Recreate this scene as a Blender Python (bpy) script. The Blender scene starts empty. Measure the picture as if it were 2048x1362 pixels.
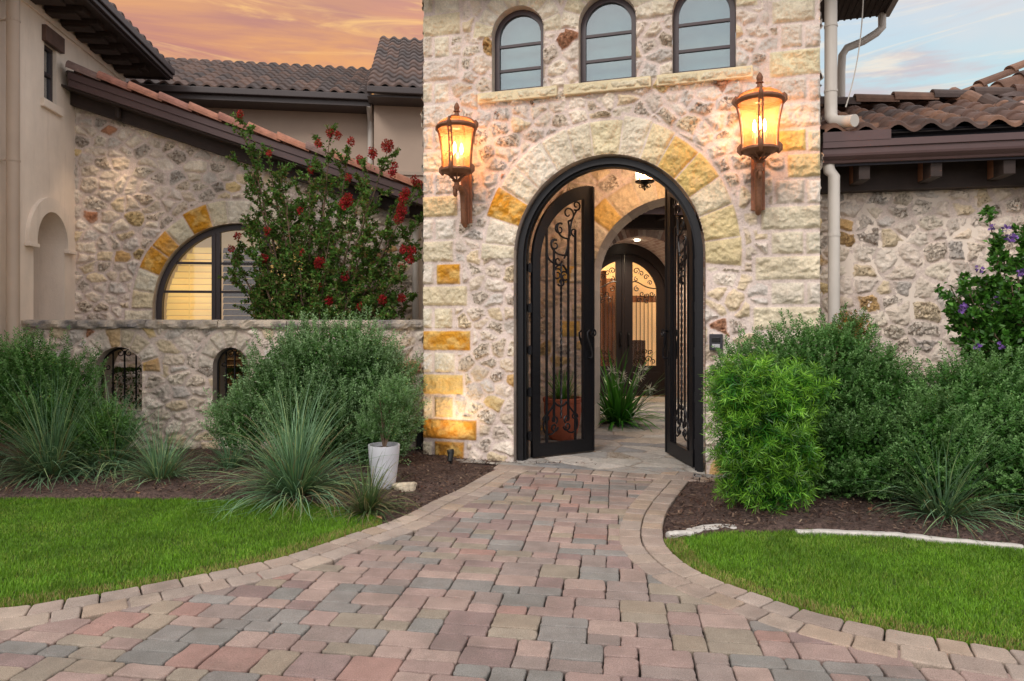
import bpy, math, random
import numpy as np
from mathutils import Matrix, Vector
R = math.radians
random.seed(7); rng = np.random.default_rng(7)
sc = bpy.context.scene
COL = sc.collection
F = 1365.0; HOR = 644.0; EYE = 1.5          # focal length in photo pixels, horizon row, eye height

# ---------------------------------------------------------------- camera
cam = bpy.data.cameras.new('camera'); cam.lens = 24.0; cam.sensor_width = 36.0
cam.shift_y = -37/2048; cam.clip_end = 2000; cam.clip_start = 0.05
co = bpy.data.objects.new('camera', cam); COL.objects.link(co)
co.location = (0, 0, EYE); co.rotation_euler = (R(90), 0, 0)
sc.camera = co

# ---------------------------------------------------------------- world, sun, exposure
SUN_EL, SUN_AZ = R(38), R(-150)             # soft light from high behind the viewer's left
w = bpy.data.worlds.new("World"); sc.world = w; w.use_nodes = True
nt = w.node_tree; N = nt.nodes; Lk = nt.links
for n in list(N): N.remove(n)
def wn(t, **k):
    n = N.new(t)
    for a, b in k.items(): setattr(n, a, b)
    return n
def wmath(op, a, b=None, c=None, clamp=False):
    n = wn('ShaderNodeMath', operation=op); n.use_clamp = clamp
    for i, v in enumerate((a, b, c)):
        if v is None: continue
        if isinstance(v, (int, float)): n.inputs[i].default_value = v
        else: Lk.new(v, n.inputs[i])
    return n.outputs[0]
def wmap(v, a, b, c, d):
    n = wn('ShaderNodeMapRange', interpolation_type='SMOOTHSTEP')
    Lk.new(v, n.inputs[0])
    for i, x in enumerate((a, b, c, d)): n.inputs[i+1].default_value = x
    return n.outputs[0]
def wmix(f, a, b, mode='MIX'):
    n = wn('ShaderNodeMix', data_type='RGBA', blend_type=mode)
    for i, v in ((0, f), (6, a), (7, b)):
        if isinstance(v, (int, float)): n.inputs[i].default_value = v
        elif isinstance(v, tuple): n.inputs[i].default_value = (*v, 1)
        else: Lk.new(v, n.inputs[i])
    return n.outputs[2]
def s2l(c):
    return tuple((x/255/12.92 if x/255 <= .04045 else ((x/255+.055)/1.055)**2.4) for x in c)
sky = wn('ShaderNodeTexSky', sky_type='NISHITA'); sky.sun_disc = False
sky.sun_elevation = SUN_EL; sky.sun_rotation = SUN_AZ
tc = wn('ShaderNodeTexCoord'); sep = wn('ShaderNodeSeparateXYZ'); Lk.new(tc.outputs['Generated'], sep.inputs[0])
dx, dy, dz = sep.outputs
def wnoise(sx, sy, sz, scale, detail=5, rough=.55, dist=0.0, off=0):
    mp = wn('ShaderNodeMapping'); mp.inputs['Scale'].default_value = (sx, sy, sz); mp.inputs['Location'].default_value = (off, off*.7, 0)
    mp.inputs['Rotation'].default_value = (0, R(5), 0)
    Lk.new(tc.outputs['Generated'], mp.inputs[0])
    n = wn('ShaderNodeTexNoise'); n.inputs['Scale'].default_value = scale; n.inputs['Detail'].default_value = detail
    n.inputs['Roughness'].default_value = rough; n.inputs['Distortion'].default_value = dist
    Lk.new(mp.outputs[0], n.inputs[0]); return n.outputs[0]
# clouds of a sunset sky: glowing orange to the left, pale blue with rosy cloud to the right
n1 = wnoise(1, 1, 7, 2.2, 7, .6, .6); n2 = wnoise(1.2, 1.2, 12, 3.3, 6, .6, .8, 3.1)
n3 = wnoise(1, 1, 3.2, 1.6, 4, .5, .4, 7.7)
warm = wmix(wmap(n1, .36, .62, 0, 1), s2l((238, 170, 100)), s2l((186, 126, 118)))
warm = wmix(wmap(dz, .30, .46, 0, .75), warm, s2l((186, 142, 132)))
warm = wmix(wmap(n3, .48, .68, 0, .4), warm, s2l((224, 158, 134)))
warm = wmix(wmap(n2, .50, .70, 0, .75), warm, s2l((255, 206, 130)))
cool = wmix(wmap(dz, .18, .40, 0, 1), s2l((176, 220, 224)), s2l((196, 210, 222)))
cool = wmix(wmap(n1, .42, .60, 0, .9), cool, s2l((200, 188, 192)))
cool = wmix(wmap(n3, .42, .62, 0, .7), cool, s2l((222, 216, 214)))
cool = wmix(wmap(n2, .52, .68, 0, .7), cool, s2l((240, 226, 206)))
vis = wmix(wmap(dx, -.12, .30, 0, 1), warm, cool)
# the rest of the sky, overhead and behind: a brighter pale lilac dusk veil
over = wmix(wmap(n1, .4, .62, 0, 1), (1.08, 1.05, 1.06), (1.22, 1.13, 1.09))
up = wmath('MAXIMUM', wmap(dz, .50, .80, 0, 1), wmap(dy, .35, -.15, 0, 1))
vis = wmix(up, vis, over)
bg1 = wn('ShaderNodeBackground'); Lk.new(sky.outputs[0], bg1.inputs[0]); bg1.inputs[1].default_value = 0.05
bg2 = wn('ShaderNodeBackground'); Lk.new(vis, bg2.inputs[0]); bg2.inputs[1].default_value = 0.90
add = wn('ShaderNodeMixShader'); add.inputs[0].default_value = .93
Lk.new(bg1.outputs[0], add.inputs[1]); Lk.new(bg2.outputs[0], add.inputs[2])
wo = wn('ShaderNodeOutputWorld'); Lk.new(add.outputs[0], wo.inputs[0])
sl = bpy.data.lights.new('sun', 'SUN'); sl.energy = 1.1; sl.angle = R(18); sl.color = (1, .93, .86)
so = bpy.data.objects.new('sun', sl); COL.objects.link(so)
so.rotation_euler = (R(52), 0, R(-30))
sc.view_settings.view_transform = 'Standard'; sc.view_settings.look = 'None'
sc.view_settings.exposure = 0.38; sc.view_settings.gamma = 1
sc.cycles.max_bounces = 8; sc.cycles.transparent_max_bounces = 12; sc.cycles.sample_clamp_indirect = 4

# ---------------------------------------------------------------- placing helpers
def ground(x, y, z=0.0):
    D = F*(EYE-z)/(y-HOR); return ((x-1024)/F*D, D)
class Fr:
    """an upright plane: origin, turned by ang about z; local x runs along it, local y goes away from the viewer"""
    def __init__(s, ox, oy, ang): s.o = (ox, oy); s.a = ang; s.e = (math.cos(ang), math.sin(ang)); s.n = (-math.sin(ang), math.cos(ang))
    def sx(s, px, d=0.0):
        u = (px-1024)/F; bx = s.o[0]+s.n[0]*d; by = s.o[1]+s.n[1]*d
        return (u*by-bx)/(s.e[0]-u*s.e[1])
    def D(s, px, d=0.0): return s.o[1]+s.n[1]*d+s.e[1]*s.sx(px, d)
    def z(s, px, py, d=0.0): return EYE+(HOR-py)/F*s.D(px, d)
    def at(s, px, py, d=0.0): return (s.sx(px, d), s.z(px, py, d))
    def world(s, x, d, z=0.0): return (s.o[0]+s.e[0]*x+s.n[0]*d, s.o[1]+s.e[1]*x+s.n[1]*d, z)
TH = -math.atan(.302)
TW = Fr(0.892, 6.92, TH)                    # gate tower front
HA = math.atan(.135)
GB = Fr(-5.69, 8.9, HA)                     # stone gable wall, origin at its left corner
RH = Fr(2.338, 12.3, HA)                    # rear house face, origin on the door niche axis
YW = Fr(0, 7.75, 0)                         # courtyard wall
SH = Fr(-5.69, 8.9, HA)                     # stucco house: its wall is local x = 0
RW = Fr(*TW.world(2.02, .75)[:2], -math.atan(.20))   # right wing wall

# ---------------------------------------------------------------- object helpers
def link(o, parent=None):
    COL.objects.link(o)
    if parent: o.parent = parent
    return o
def thing(name, label, cat, loc=(0, 0, 0), rz=0.0, group=None):
    o = bpy.data.objects.new(name, None); o.empty_display_size = .2; link(o); o.location = loc; o.rotation_euler = (0, 0, rz)
    return tag(o, label, cat, group)
def tag(o, label=None, cat=None, group=None, kind=None):
    if label: o['label'] = label
    if cat: o['category'] = cat
    if group: o['group'] = group
    if kind: o['kind'] = kind
    return o
def npmesh(name, V, Fc, mat=None, parent=None, col=None, smooth=False, alpha=None, uv=None):
    V = np.asarray(V, dtype=np.float32).reshape(-1, 3)
    me = bpy.data.meshes.new(name)
    if isinstance(Fc, np.ndarray):
        k = Fc.shape[1]; m = len(Fc)
        me.vertices.add(len(V)); me.vertices.foreach_set('co', V.ravel())
        me.loops.add(m*k); me.loops.foreach_set('vertex_index', Fc.astype(np.int32).ravel())
        me.polygons.add(m); me.polygons.foreach_set('loop_start', np.arange(0, m*k, k, dtype=np.int32))
        me.polygons.foreach_set('loop_total', np.full(m, k, dtype=np.int32))
        me.update(calc_edges=True)
    else:
        me.from_pydata(V.tolist(), [], Fc)
    if smooth: me.polygons.foreach_set('use_smooth', [True]*len(me.polygons))
    if col is not None:
        a = me.color_attributes.new('Col', 'FLOAT_COLOR', 'POINT')
        c = np.ones((len(V), 4), dtype=np.float32); c[:, :3] = col
        if alpha is not None: c[:, 3] = alpha
        a.data.foreach_set('color', c.ravel())
    if uv is not None:
        l = me.uv_layers.new(name='UVMap'); idx = np.zeros(len(me.loops), dtype=np.int32); me.loops.foreach_get('vertex_index', idx)
        l.data.foreach_set('uv', np.asarray(uv, dtype=np.float32)[idx].ravel())
    me.validate()
    if mat: me.materials.append(mat)
    o = bpy.data.objects.new(name, me); return link(o, parent)
class MB:
    def __init__(s): s.v = []; s.f = []; s.c = []; s.cur = None
    def add(s, V, Fc, col=None):
        b = len(s.v); s.v += [tuple(p) for p in V]; s.f += [tuple(i+b for i in q) for q in Fc]
        s.c += [col or (1, 1, 1)]*len(V); return s
    def box(s, x0, x1, y0, y1, z0, z1, bev=0.0, col=None, jit=0.0):
        if bev <= 0:
            V = [(x, y, z) for x in (x0, x1) for y in (y0, y1) for z in (z0, z1)]
            return s.add(V, [(0, 1, 3, 2), (4, 6, 7, 5), (0, 4, 5, 1), (2, 3, 7, 6), (0, 2, 6, 4), (1, 5, 7, 3)], col)
        import bmesh
        bm = bmesh.new(); bmesh.ops.create_cube(bm, size=1)
        for v in bm.verts: v.co = Vector(((x0+x1)/2+v.co.x*(x1-x0), (y0+y1)/2+v.co.y*(y1-y0), (z0+z1)/2+v.co.z*(z1-z0)))
        bmesh.ops.bevel(bm, geom=bm.edges[:], offset=bev, segments=2, affect='EDGES', profile=.5)
        bm.verts.index_update()
        V = [(v.co.x+random.uniform(-jit, jit), v.co.y+random.uniform(-jit, jit), v.co.z+random.uniform(-jit, jit)) for v in bm.verts]
        Q = [tuple(v.index for v in f.verts) for f in bm.faces]; bm.free()
        return s.add(V, Q, col)
    def tube(s, P, r, k=6, col=None, cap=True):
        P = [Vector(p) for p in P]; n = len(P); rr = r if hasattr(r, '__len__') else [r]*n
        V = []; up = Vector((0.13, 0.31, .94))
        for i, p in enumerate(P):
            t = (P[min(i+1, n-1)]-P[max(i-1, 0)])
            t = t.normalized() if t.length > 1e-9 else Vector((0, 0, 1))
            a = t.cross(up)
            if a.length < .05: a = t.cross(Vector((1, 0, 0)))
            a.normalize(); b = t.cross(a); up = -b if b.dot(up) < 0 else b
            a = t.cross(up).normalized(); b = t.cross(a)
            for j in range(k):
                q = 2*math.pi*j/k; V.append(p+a*(rr[i]*math.cos(q))+b*(rr[i]*math.sin(q)))
        Fc = [(i*k+j, i*k+(j+1) % k, (i+1)*k+(j+1) % k, (i+1)*k+j) for i in range(n-1) for j in range(k)]
        if cap: Fc += [tuple(range(k))[::-1], tuple((n-1)*k+j for j in range(k))]
        return s.add(V, Fc, col)
    def lathe(s, prof, cx=0, cy=0, cz=0, k=24, col=None):
        V = [(cx+r*math.cos(2*math.pi*j/k), cy+r*math.sin(2*math.pi*j/k), cz+z) for r, z in prof for j in range(k)]
        n = len(prof)
        Fc = [(i*k+j, i*k+(j+1) % k, (i+1)*k+(j+1) % k, (i+1)*k+j) for i in range(n-1) for j in range(k)]
        return s.add(V, Fc, col)
    def ring(s, A, B, y0, y1, closed=False, col=None):
        """solid band between two 2-D (x,z) outlines of equal length, from depth y0 to y1"""
        n = len(A); V = [(x, y0, z) for x, z in A]+[(x, y0, z) for x, z in B]+[(x, y1, z) for x, z in A]+[(x, y1, z) for x, z in B]
        Fc = []
        for i in range(n if closed else n-1):
            j = (i+1) % n
            Fc += [(i, j, n+j, n+i), (2*n+i, 3*n+i, 3*n+j, 2*n+j), (i, 2*n+i, 2*n+j, j), (n+i, n+j, 3*n+j, 3*n+i)]
        if not closed: Fc += [(0, n, 3*n, 2*n), (n-1, 3*n-1, 4*n-1, 2*n-1)]
        return s.add(V, Fc, col)
    def plate(s, A, y0, y1, col=None):
        n = len(A); V = [(x, y0, z) for x, z in A]+[(x, y1, z) for x, z in A]
        return s.add(V, [tuple(range(n)), tuple(range(2*n-1, n-1, -1))]+[(i, n+i, n+(i+1) % n, (i+1) % n) for i in range(n)], col)
    def build(s, name, mat=None, parent=None, smooth=False, loc=None, rz=None):
        o = npmesh(name, np.array(s.v), s.f, mat, parent, col=np.array(s.c), smooth=False)
        if smooth:
            o.data.polygons.foreach_set('use_smooth', [True]*len(o.data.polygons))
            try: o.data.set_sharp_from_angle(angle=R(40))
            except Exception: pass
        if loc is not None: o.location = loc
        if rz is not None: o.rotation_euler = (0, 0, rz)
        return o
def arch(cx, hw, z0, zs, rise=None, n=28):
    rise = hw if rise is None else rise
    return [(cx-hw, z0)]+[(cx-hw*math.cos(math.pi*i/n), zs+rise*math.sin(math.pi*i/n)) for i in range(n+1)]+[(cx+hw, z0)]
def spiral(cx, cz, r0, r1, a0, turns, n=22):
    return [(cx+(r0+(r1-r0)*i/n)*math.cos(a0+2*math.pi*turns*i/n), cz+(r0+(r1-r0)*i/n)*math.sin(a0+2*math.pi*turns*i/n)) for i in range(n+1)]
def bez(p0, p1, p2, p3, n=12):
    return [tuple((1-t)**3*a+3*(1-t)**2*t*b+3*(1-t)*t*t*c+t**3*d for a, b, c, d in zip(p0, p1, p2, p3)) for t in [i/n for i in range(n+1)]]

# ---------------------------------------------------------------- materials
class M_:
    def __init__(s, name):
        s.m = bpy.data.materials.new(name); s.m.use_nodes = True; s.t = s.m.node_tree
        s.b = s.t.nodes['Principled BSDF']; s.o = s.t.nodes['Material Output']
        s.tc = None
    def n(s, t, **k):
        n = s.t.nodes.new(t)
        for a, b in k.items(): setattr(n, a, b)
        return n
    def l(s, a, b): s.t.links.new(a, b)
    def obj(s):
        if not s.tc: s.tc = s.n('ShaderNodeTexCoord')
        return s.tc.outputs['Object']
    def noise(s, scale, detail=4, rough=.55, sc=(1, 1, 1), dist=0, vec=None):
        mp = s.n('ShaderNodeMapping'); mp.inputs['Scale'].default_value = sc; s.l(vec or s.obj(), mp.inputs[0])
        n = s.n('ShaderNodeTexNoise'); n.inputs['Scale'].default_value = scale; n.inputs['Detail'].default_value = detail
        n.inputs['Roughness'].default_value = rough; n.inputs['Distortion'].default_value = dist
        s.l(mp.outputs[0], n.inputs[0]); return n.outputs[0]
    def mr(s, v, a, b, c=0, d=1, smooth=False):
        n = s.n('ShaderNodeMapRange', interpolation_type='SMOOTHSTEP' if smooth else 'LINEAR'); s.l(v, n.inputs[0])
        for i, x in enumerate((a, b, c, d)): n.inputs[i+1].default_value = x
        return n.outputs[0]
    def math(s, op, a, b=None, c=None):
        n = s.n('ShaderNodeMath', operation=op)
        for i, v in enumerate((a, b, c)):
            if v is None: continue
            if isinstance(v, (int, float)): n.inputs[i].default_value = v
            else: s.l(v, n.inputs[i])
        return n.outputs[0]
    def mix(s, f, a, b, mode='MIX'):
        n = s.n('ShaderNodeMix', data_type='RGBA', blend_type=mode)
        for i, v in ((0, f), (6, a), (7, b)):
            if isinstance(v, (int, float)): n.inputs[i].default_value = v
            elif isinstance(v, tuple): n.inputs[i].default_value = (*v[:3], 1)
            else: s.l(v, n.inputs[i])
        return n.outputs[2]
    def val(s, col, f, lo, hi):
        """multiply colour by a factor lo..hi driven by f"""
        g = s.mr(f, 0.3, 0.7, lo, hi); c = s.n('ShaderNodeCombineColor')
        for i in range(3): s.l(g, c.inputs[i])
        return s.mix(1.0, col, c.outputs[0], 'MULTIPLY')
    def attr(s):
        a = s.n('ShaderNodeAttribute'); a.attribute_name = 'Col'; return a
    def base(s, c):
        i = s.b.inputs['Base Color']
        if isinstance(c, tuple): i.default_value = (*c[:3], 1)
        else: s.l(c, i)
    def set(s, **k):
        for a, v in k.items(): s.b.inputs[a.replace('_', ' ')].default_value = v
        return s
    def bump(s, h, strength, dist=.01):
        b = s.n('ShaderNodeBump'); b.inputs['Strength'].default_value = strength; b.inputs['Distance'].default_value = dist
        s.l(h, b.inputs['Height']); s.l(b.outputs[0], s.b.inputs['Normal'])
def simple(name, c, rough=.6, metal=0, var=.12, scale=14, bump=0.0, bscale=60, spec=.5):
    m = M_(name); m.set(Roughness=rough, Metallic=metal); m.b.inputs['Specular IOR Level'].default_value = spec
    m.base(m.val(s2l(c), m.noise(scale, 5), 1-var, 1+var))
    if bump: m.bump(m.noise(bscale, 4), bump, .004)
    return m.m
def mat_stone():
    m = M_('stone'); a = m.attr()
    c = m.val(a.outputs['Color'], m.noise(9, 5, .6), .86, 1.14)
    c = m.val(c, m.noise(55, 4, .7), .84, 1.16)
    c = m.mix(m.mr(m.noise(5, 3), .52, .72, 0, .22), c, s2l((176, 150, 128)))
    p = m.noise(38, 5, .72, dist=.4)
    th = m.math('SUBTRACT', .80, m.math('MULTIPLY', a.outputs['Alpha'], .32))
    pit = m.n('ShaderNodeMapRange', interpolation_type='SMOOTHSTEP'); m.l(m.math('SUBTRACT', p, th), pit.inputs[0])
    pit.inputs[1].default_value = -.02; pit.inputs[2].default_value = .06
    c = m.mix(m.math('MULTIPLY', m.math('MULTIPLY', pit.outputs[0], m.mr(m.noise(11, 3, .6), .40, .58, .15, 1)), .72), c, s2l((118, 90, 66)))
    m.base(c); m.set(Roughness=.9); m.b.inputs['Specular IOR Level'].default_value = .25
    h = m.math('ADD', m.math('MULTIPLY', m.noise(26, 8, .7), .9), m.math('MULTIPLY', pit.outputs[0], -.7))
    m.bump(h, .95, .022)
    return m.m
def mat_paver():
    m = M_('paver'); a = m.attr()
    c = m.val(a.outputs['Color'], m.noise(7, 4, .6), .86, 1.14)
    c = m.val(c, m.noise(210, 3, .85), .58, 1.42)
    c = m.mix(m.mr(m.noise(2.2, 6, .7), .48, .70, 0, .45), c, s2l((112, 104, 97)))
    c = m.mix(m.mr(m.noise(90, 3, .8), .66, .72, 0, .6), c, s2l((196, 188, 178)))
    m.base(c); m.set(Roughness=.88); m.b.inputs['Specular IOR Level'].default_value = .3
    m.bump(m.noise(110, 6, .8), .9, .008); return m.m
def mat_foliage(name, rough=.55, trans=.25, spec=.35):
    m = M_(name); a = m.attr(); m.base(m.val(a.outputs['Color'], m.noise(4, 3), .8, 1.2))
    m.set(Roughness=rough); m.b.inputs['Specular IOR Level'].default_value = spec
    t = m.n('ShaderNodeBsdfTranslucent'); m.l(m.mix(.5, a.outputs['Color'], (.12, .22, .02)), t.inputs[0])
    mx = m.n('ShaderNodeMixShader'); mx.inputs[0].default_value = trans
    m.l(m.b.outputs[0], mx.inputs[1]); m.l(t.outputs[0], mx.inputs[2]); m.l(mx.outputs[0], m.o.inputs[0]); return m.m
def mat_vcol(name, rough=.7, spec=.3, bump=.3, bscale=60, var=.12):
    m = M_(name); a = m.attr(); c = m.val(a.outputs['Color'], m.noise(12, 5), 1-var, 1+var); m.base(m.val(c, m.noise(80, 3), .92, 1.08)); m.set(Roughness=rough)
    m.b.inputs['Specular IOR Level'].default_value = spec
    if bump: m.bump(m.noise(bscale, 5, .65), bump, .006)
    return m.m
def mat_stucco():
    m = M_('stucco'); c = m.val(s2l((234, 220, 206)), m.noise(1.6, 6, .6), .92, 1.08)
    c = m.val(c, m.noise(6, 4, .6, (1, 1, .25)), .95, 1.05)
    c = m.mix(m.mr(m.noise(5, 6, .7, (1, 1, .12)), .56, .74, 0, .3), c, s2l((168, 150, 134)))
    m.base(c); m.set(Roughness=.93); m.b.inputs['Specular IOR Level'].default_value = .2; m.bump(m.noise(60, 7, .75), .5, .008); return m.m
def mat_brick():
    m = M_('brick'); uv = m.n('ShaderNodeUVMap'); uv.uv_map = 'UVMap'
    b = m.n('ShaderNodeTexBrick'); m.l(uv.outputs[0], b.inputs[0])
    for k, v in (('Color1', s2l((212, 192, 180))), ('Color2', s2l((176, 140, 126))), ('Mortar', s2l((222, 212, 204)))): b.inputs[k].default_value = (*v, 1)
    b.inputs['Scale'].default_value = 1; b.inputs['Brick Width'].default_value = .2; b.inputs['Row Height'].default_value = .075
    b.inputs['Mortar Size'].default_value = .008; b.inputs['Mortar Smooth'].default_value = .3; b.inputs['Bias'].default_value = -.2
    m.base(m.val(b.outputs[0], m.noise(20, 5), .85, 1.15)); m.set(Roughness=.9)
    m.bump(m.math('SUBTRACT', m.math('MULTIPLY', m.noise(40, 4), .4), b.outputs[1]), .5, .008); return m.m
def mat_emit(name, c, s):
    m = M_(name); m.base(c); m.b.inputs['Emission Color'].default_value = (*c, 1); m.b.inputs['Emission Strength'].default_value = s; return m.m

def mat_glass(name, tint=(.8, .9, .92), refl=.45, rough=.03):
    m = M_(name); t = m.n('ShaderNodeBsdfTransparent'); t.inputs[0].default_value = (*tint, 1)
    g = m.n('ShaderNodeBsdfGlossy'); g.inputs['Roughness'].default_value = rough; g.inputs[0].default_value = (.9, .95, 1, 1)
    b = m.n('ShaderNodeBump'); b.inputs['Strength'].default_value = .2; b.inputs['Distance'].default_value = .01; m.l(m.noise(2.2, 2), b.inputs['Height']); m.l(b.outputs[0], g.inputs['Normal'])
    mx = m.n('ShaderNodeMixShader'); mx.inputs[0].default_value = refl
    m.l(t.outputs[0], mx.inputs[1]); m.l(g.outputs[0], mx.inputs[2]); m.l(mx.outputs[0], m.o.inputs[0]); return m.m
def mat_lampglass():
    m = M_('amber_glass'); t = m.n('ShaderNodeBsdfTransparent'); t.inputs[0].default_value = (1, .76, .54, 1)
    g = m.n('ShaderNodeBsdfTranslucent'); g.inputs[0].default_value = (1, .44, .20, 1)
    gl = m.n('ShaderNodeBsdfGlossy'); gl.inputs['Roughness'].default_value = .15
    mx = m.n('ShaderNodeMixShader'); mx.inputs[0].default_value = .27
    m.l(t.outputs[0], mx.inputs[1]); m.l(g.outputs[0], mx.inputs[2])
    m2 = m.n('ShaderNodeMixShader'); m2.inputs[0].default_value = .06
    m.l(mx.outputs[0], m2.inputs[1]); m.l(gl.outputs[0], m2.inputs[2]); m.l(m2.outputs[0], m.o.inputs[0]); return m.m
def mat_mulch():
    m = M_('mulch'); n = m.noise(34, 8, .75, (1, 1.6, 1)); c = m.mix(m.mr(n, .38, .66), s2l((58, 44, 41)), s2l((132, 108, 98)))
    m.base(m.val(c, m.noise(130, 3, .8), .6, 1.5)); m.set(Roughness=.95); m.bump(m.noise(60, 8, .8), 1.0, .03); return m.m
STONE = mat_stone(); PAVER = mat_paver(); STUCCO = mat_stucco(); BRICK = mat_brick(); MULCH = mat_mulch()
IRON = simple('black_iron', (24, 24, 28), .42, .3, .2, 30, .15, 120)
BRONZE = simple('bronze_paint', (52, 42, 42), .45, .1, .1)
FASCIA = simple('brown_fascia', (86, 66, 66), .5, 0, .08, 5)
DARKW = simple('dark_wood', (52, 40, 36), .7, 0, .2, 9, .3)
WOOD = simple('bracket_wood', (128, 84, 58), .75, 0, .2, 9, .3)
TILE = mat_vcol('roof_tile', .62, .4, .35, 40, .22)
RUST = simple('lamp_bronze', (122, 82, 58), .6, .25, .22, 40, .3, 160)
SPOUT = simple('painted_spout', (202, 196, 188), .5, 0, .05, 3)
SPOUT2 = simple('tan_spout', (176, 158, 142), .55, 0, .05, 3)
GLASS = mat_glass('window_glass', (.75, .86, .86), .20)
GLASSD = mat_glass('door_glass', (.95, .95, .95), .07)
CURT = simple('curtain', (138, 154, 154), .9, 0, .3, 2.2)  # mottled tone imitates soft tree reflections in the tower panes
LAMPG = mat_lampglass()
FOL = mat_foliage('foliage'); FOLG = mat_foliage('glossy_foliage', .38, .22, .5); PETAL = mat_foliage('petals', .6, .35)
BARK = simple('bark', (112, 92, 76), .85, 0, .25, 20, .5)
SOIL = simple('soil', (50, 38, 32), .95, 0, .3, 30, .8)
GRASS = mat_foliage('grass_blades', .5, .3, .35)
WHITE = simple('white_glaze', (206, 208, 216), .35, 0, .03, 4)
TERRA = simple('terracotta', (168, 92, 66), .8, 0, .15, 10, .25)

def jit(c, a, b):
    k = random.uniform(a, b); return tuple(v*k for v in c)
# ---------------------------------------------------------------- numpy noise
def vnoise(X, Y, cell, seed=0):
    g = np.random.default_rng(seed).random((257, 257)); x = X/cell; y = Y/cell
    xi = np.floor(x).astype(int); yi = np.floor(y).astype(int); fx = x-xi; fy = y-yi
    fx = fx*fx*(3-2*fx); fy = fy*fy*(3-2*fy); a = xi % 256; b = yi % 256
    return (g[a, b]*(1-fx)+g[a+1, b]*fx)*(1-fy)+(g[a, b+1]*(1-fx)+g[a+1, b+1]*fx)*fy-.5
def fbm(X, Y, cell, seed=0, oc=4, g=.55):
    s = 0; a = 1
    for i in range(oc): s = s+a*vnoise(X, Y, cell/2**i, seed+i*17); a *= g
    return s
LIME = [(222, 208, 192), (228, 216, 200), (214, 200, 182), (222, 212, 188), (208, 196, 184), (232, 222, 208), (214, 200, 188)]
CREAM = [(230, 218, 192), (228, 214, 180), (232, 222, 202), (230, 218, 196), (224, 212, 184)]
RUBBLE = [(228, 214, 200), (222, 208, 190), (216, 200, 180), (232, 220, 206), (212, 200, 188), (224, 210, 194), (230, 218, 200), (210, 202, 194), (222, 204, 174)]
def masonry(name, x0, x1, z0, z1, res, parent=None, openings=(), quoins=(), vouss=(), cw=.25, ch=.17, seed=1,
            mort=.012, hstone=.03, rough=1.0, mortar=(222, 206, 198), clip=None, drop=.22, pal=None, accents=.03, warp=.05, y0=0.0, pitp=.5, mat=None, flat=False):
    """one stone face: every stone stands proud of the joints as real relief. openings: (cx,hw,z0,zs,rise); quoins: (x0,x1,z0,z1,col,pit);
    vouss: (cx,zs,rx0,rz0,width,[(a0,a1,col)])  clip: f(X,Z)->keep"""
    nx = int((x1-x0)/res)+1; nz = int((z1-z0)/res)+1
    X, Z = np.meshgrid(np.linspace(x0, x1, nx), np.linspace(z0, z1, nz), indexing='ij')
    rg = np.random.default_rng(seed); pal = pal or RUBBLE
    Xw = X+warp*.9*fbm(X, Z, .22, seed+3, 3); Zw = Z+warp*.9*fbm(X, Z, .22, seed+9, 3)
    W = 160; jx = rg.random((W, W)); jz = rg.random((W, W)); on = rg.random((W, W)) > drop
    fx = Xw/cw; fz = Zw/ch; iz = np.floor(fz).astype(int)
    d1 = np.full(X.shape, 1e9); d2 = np.full(X.shape, 1e9); p1x = np.zeros(X.shape); p1z = np.zeros(X.shape); p2x = np.zeros(X.shape); p2z = np.zeros(X.shape); sid = np.zeros(X.shape, int)
    for dj in (-2, -1, 0, 1, 2):
        kz = iz+dj; off = (kz % 2)*.5; ix = np.floor(fx-off).astype(int)
        for di in (-2, -1, 0, 1, 2):
            kx = ix+di; a = kx % W; b = kz % W
            px = (kx+off+.12+.76*jx[a, b])*cw; pz = (kz+.15+.7*jz[a, b])*ch
            d = np.hypot(Xw-px, (Zw-pz)*cw/ch*.88); d = np.where(on[a, b], d, 1e9)
            n1 = d < d1; n2 = (~n1) & (d < d2)
            p2x = np.where(n1, p1x, np.where(n2, px, p2x)); p2z = np.where(n1, p1z, np.where(n2, pz, p2z)); d2 = np.where(n1, d1, np.where(n2, d, d2))
            p1x = np.where(n1, px, p1x); p1z = np.where(n1, pz, p1z); d1 = np.where(n1, d, d1); sid = np.where(n1, a*W+b, sid)
    sep = np.hypot(p1x-p2x, (p1z-p2z)*cw/ch*.88)+1e-6
    ed = (d2**2-d1**2)/(2*sep)*.92
    t = rg.random(W*W); t2 = rg.random(W*W); t3 = rg.random(W*W); t4 = rg.random(W*W)
    P = np.array([s2l(c) for c in pal]); rc = P[(t*len(P)).astype(int) % len(P)]*(.92+.16*t2)[:, None]
    ac = [s2l((204, 168, 116)), s2l((190, 138, 108)), s2l((196, 188, 180)), s2l((216, 192, 144))]
    for k in range(4): rc[(t3 > 1-accents*(k+1)/2) & (t3 <= 1-accents*k/2)] = ac[k]
    pit = np.where(t4 < pitp+.12, .35+.65*rg.random(W*W), .0)
    edm = ed-mort-.010*rg.random(W*W)[sid]
    if not flat: edm = np.minimum(edm, (cw*(.64+.25*rg.random(W*W)[sid])-d1)*.8)+.012*fbm(X, Z, .06, seed+77, 3)
    special = np.full(X.shape, -1.0)
    col = rc[sid]; pt = pit[sid]; hs = hstone*(.55+.8*t2[sid])
    def dsat(c3):
        c3 = np.array(s2l(c3)); g = c3.mean()
        return c3 if c3[2]/c3[0] < .30 else c3*.82+g*.18
    for q in quoins:
        sd = np.minimum(np.minimum(X-q[0], q[1]-X), np.minimum(Z-q[2], q[3]-Z))+.006*fbm(X, Z, .08, seed+31, 2)
        m = sd > special; special = np.where(m, sd, special)
        mm = m & (sd > -.03); c = dsat(q[4]); col = np.where(mm[..., None], c, col); pt = np.where(mm, q[5] if len(q) > 5 else 0.0, pt)
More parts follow.
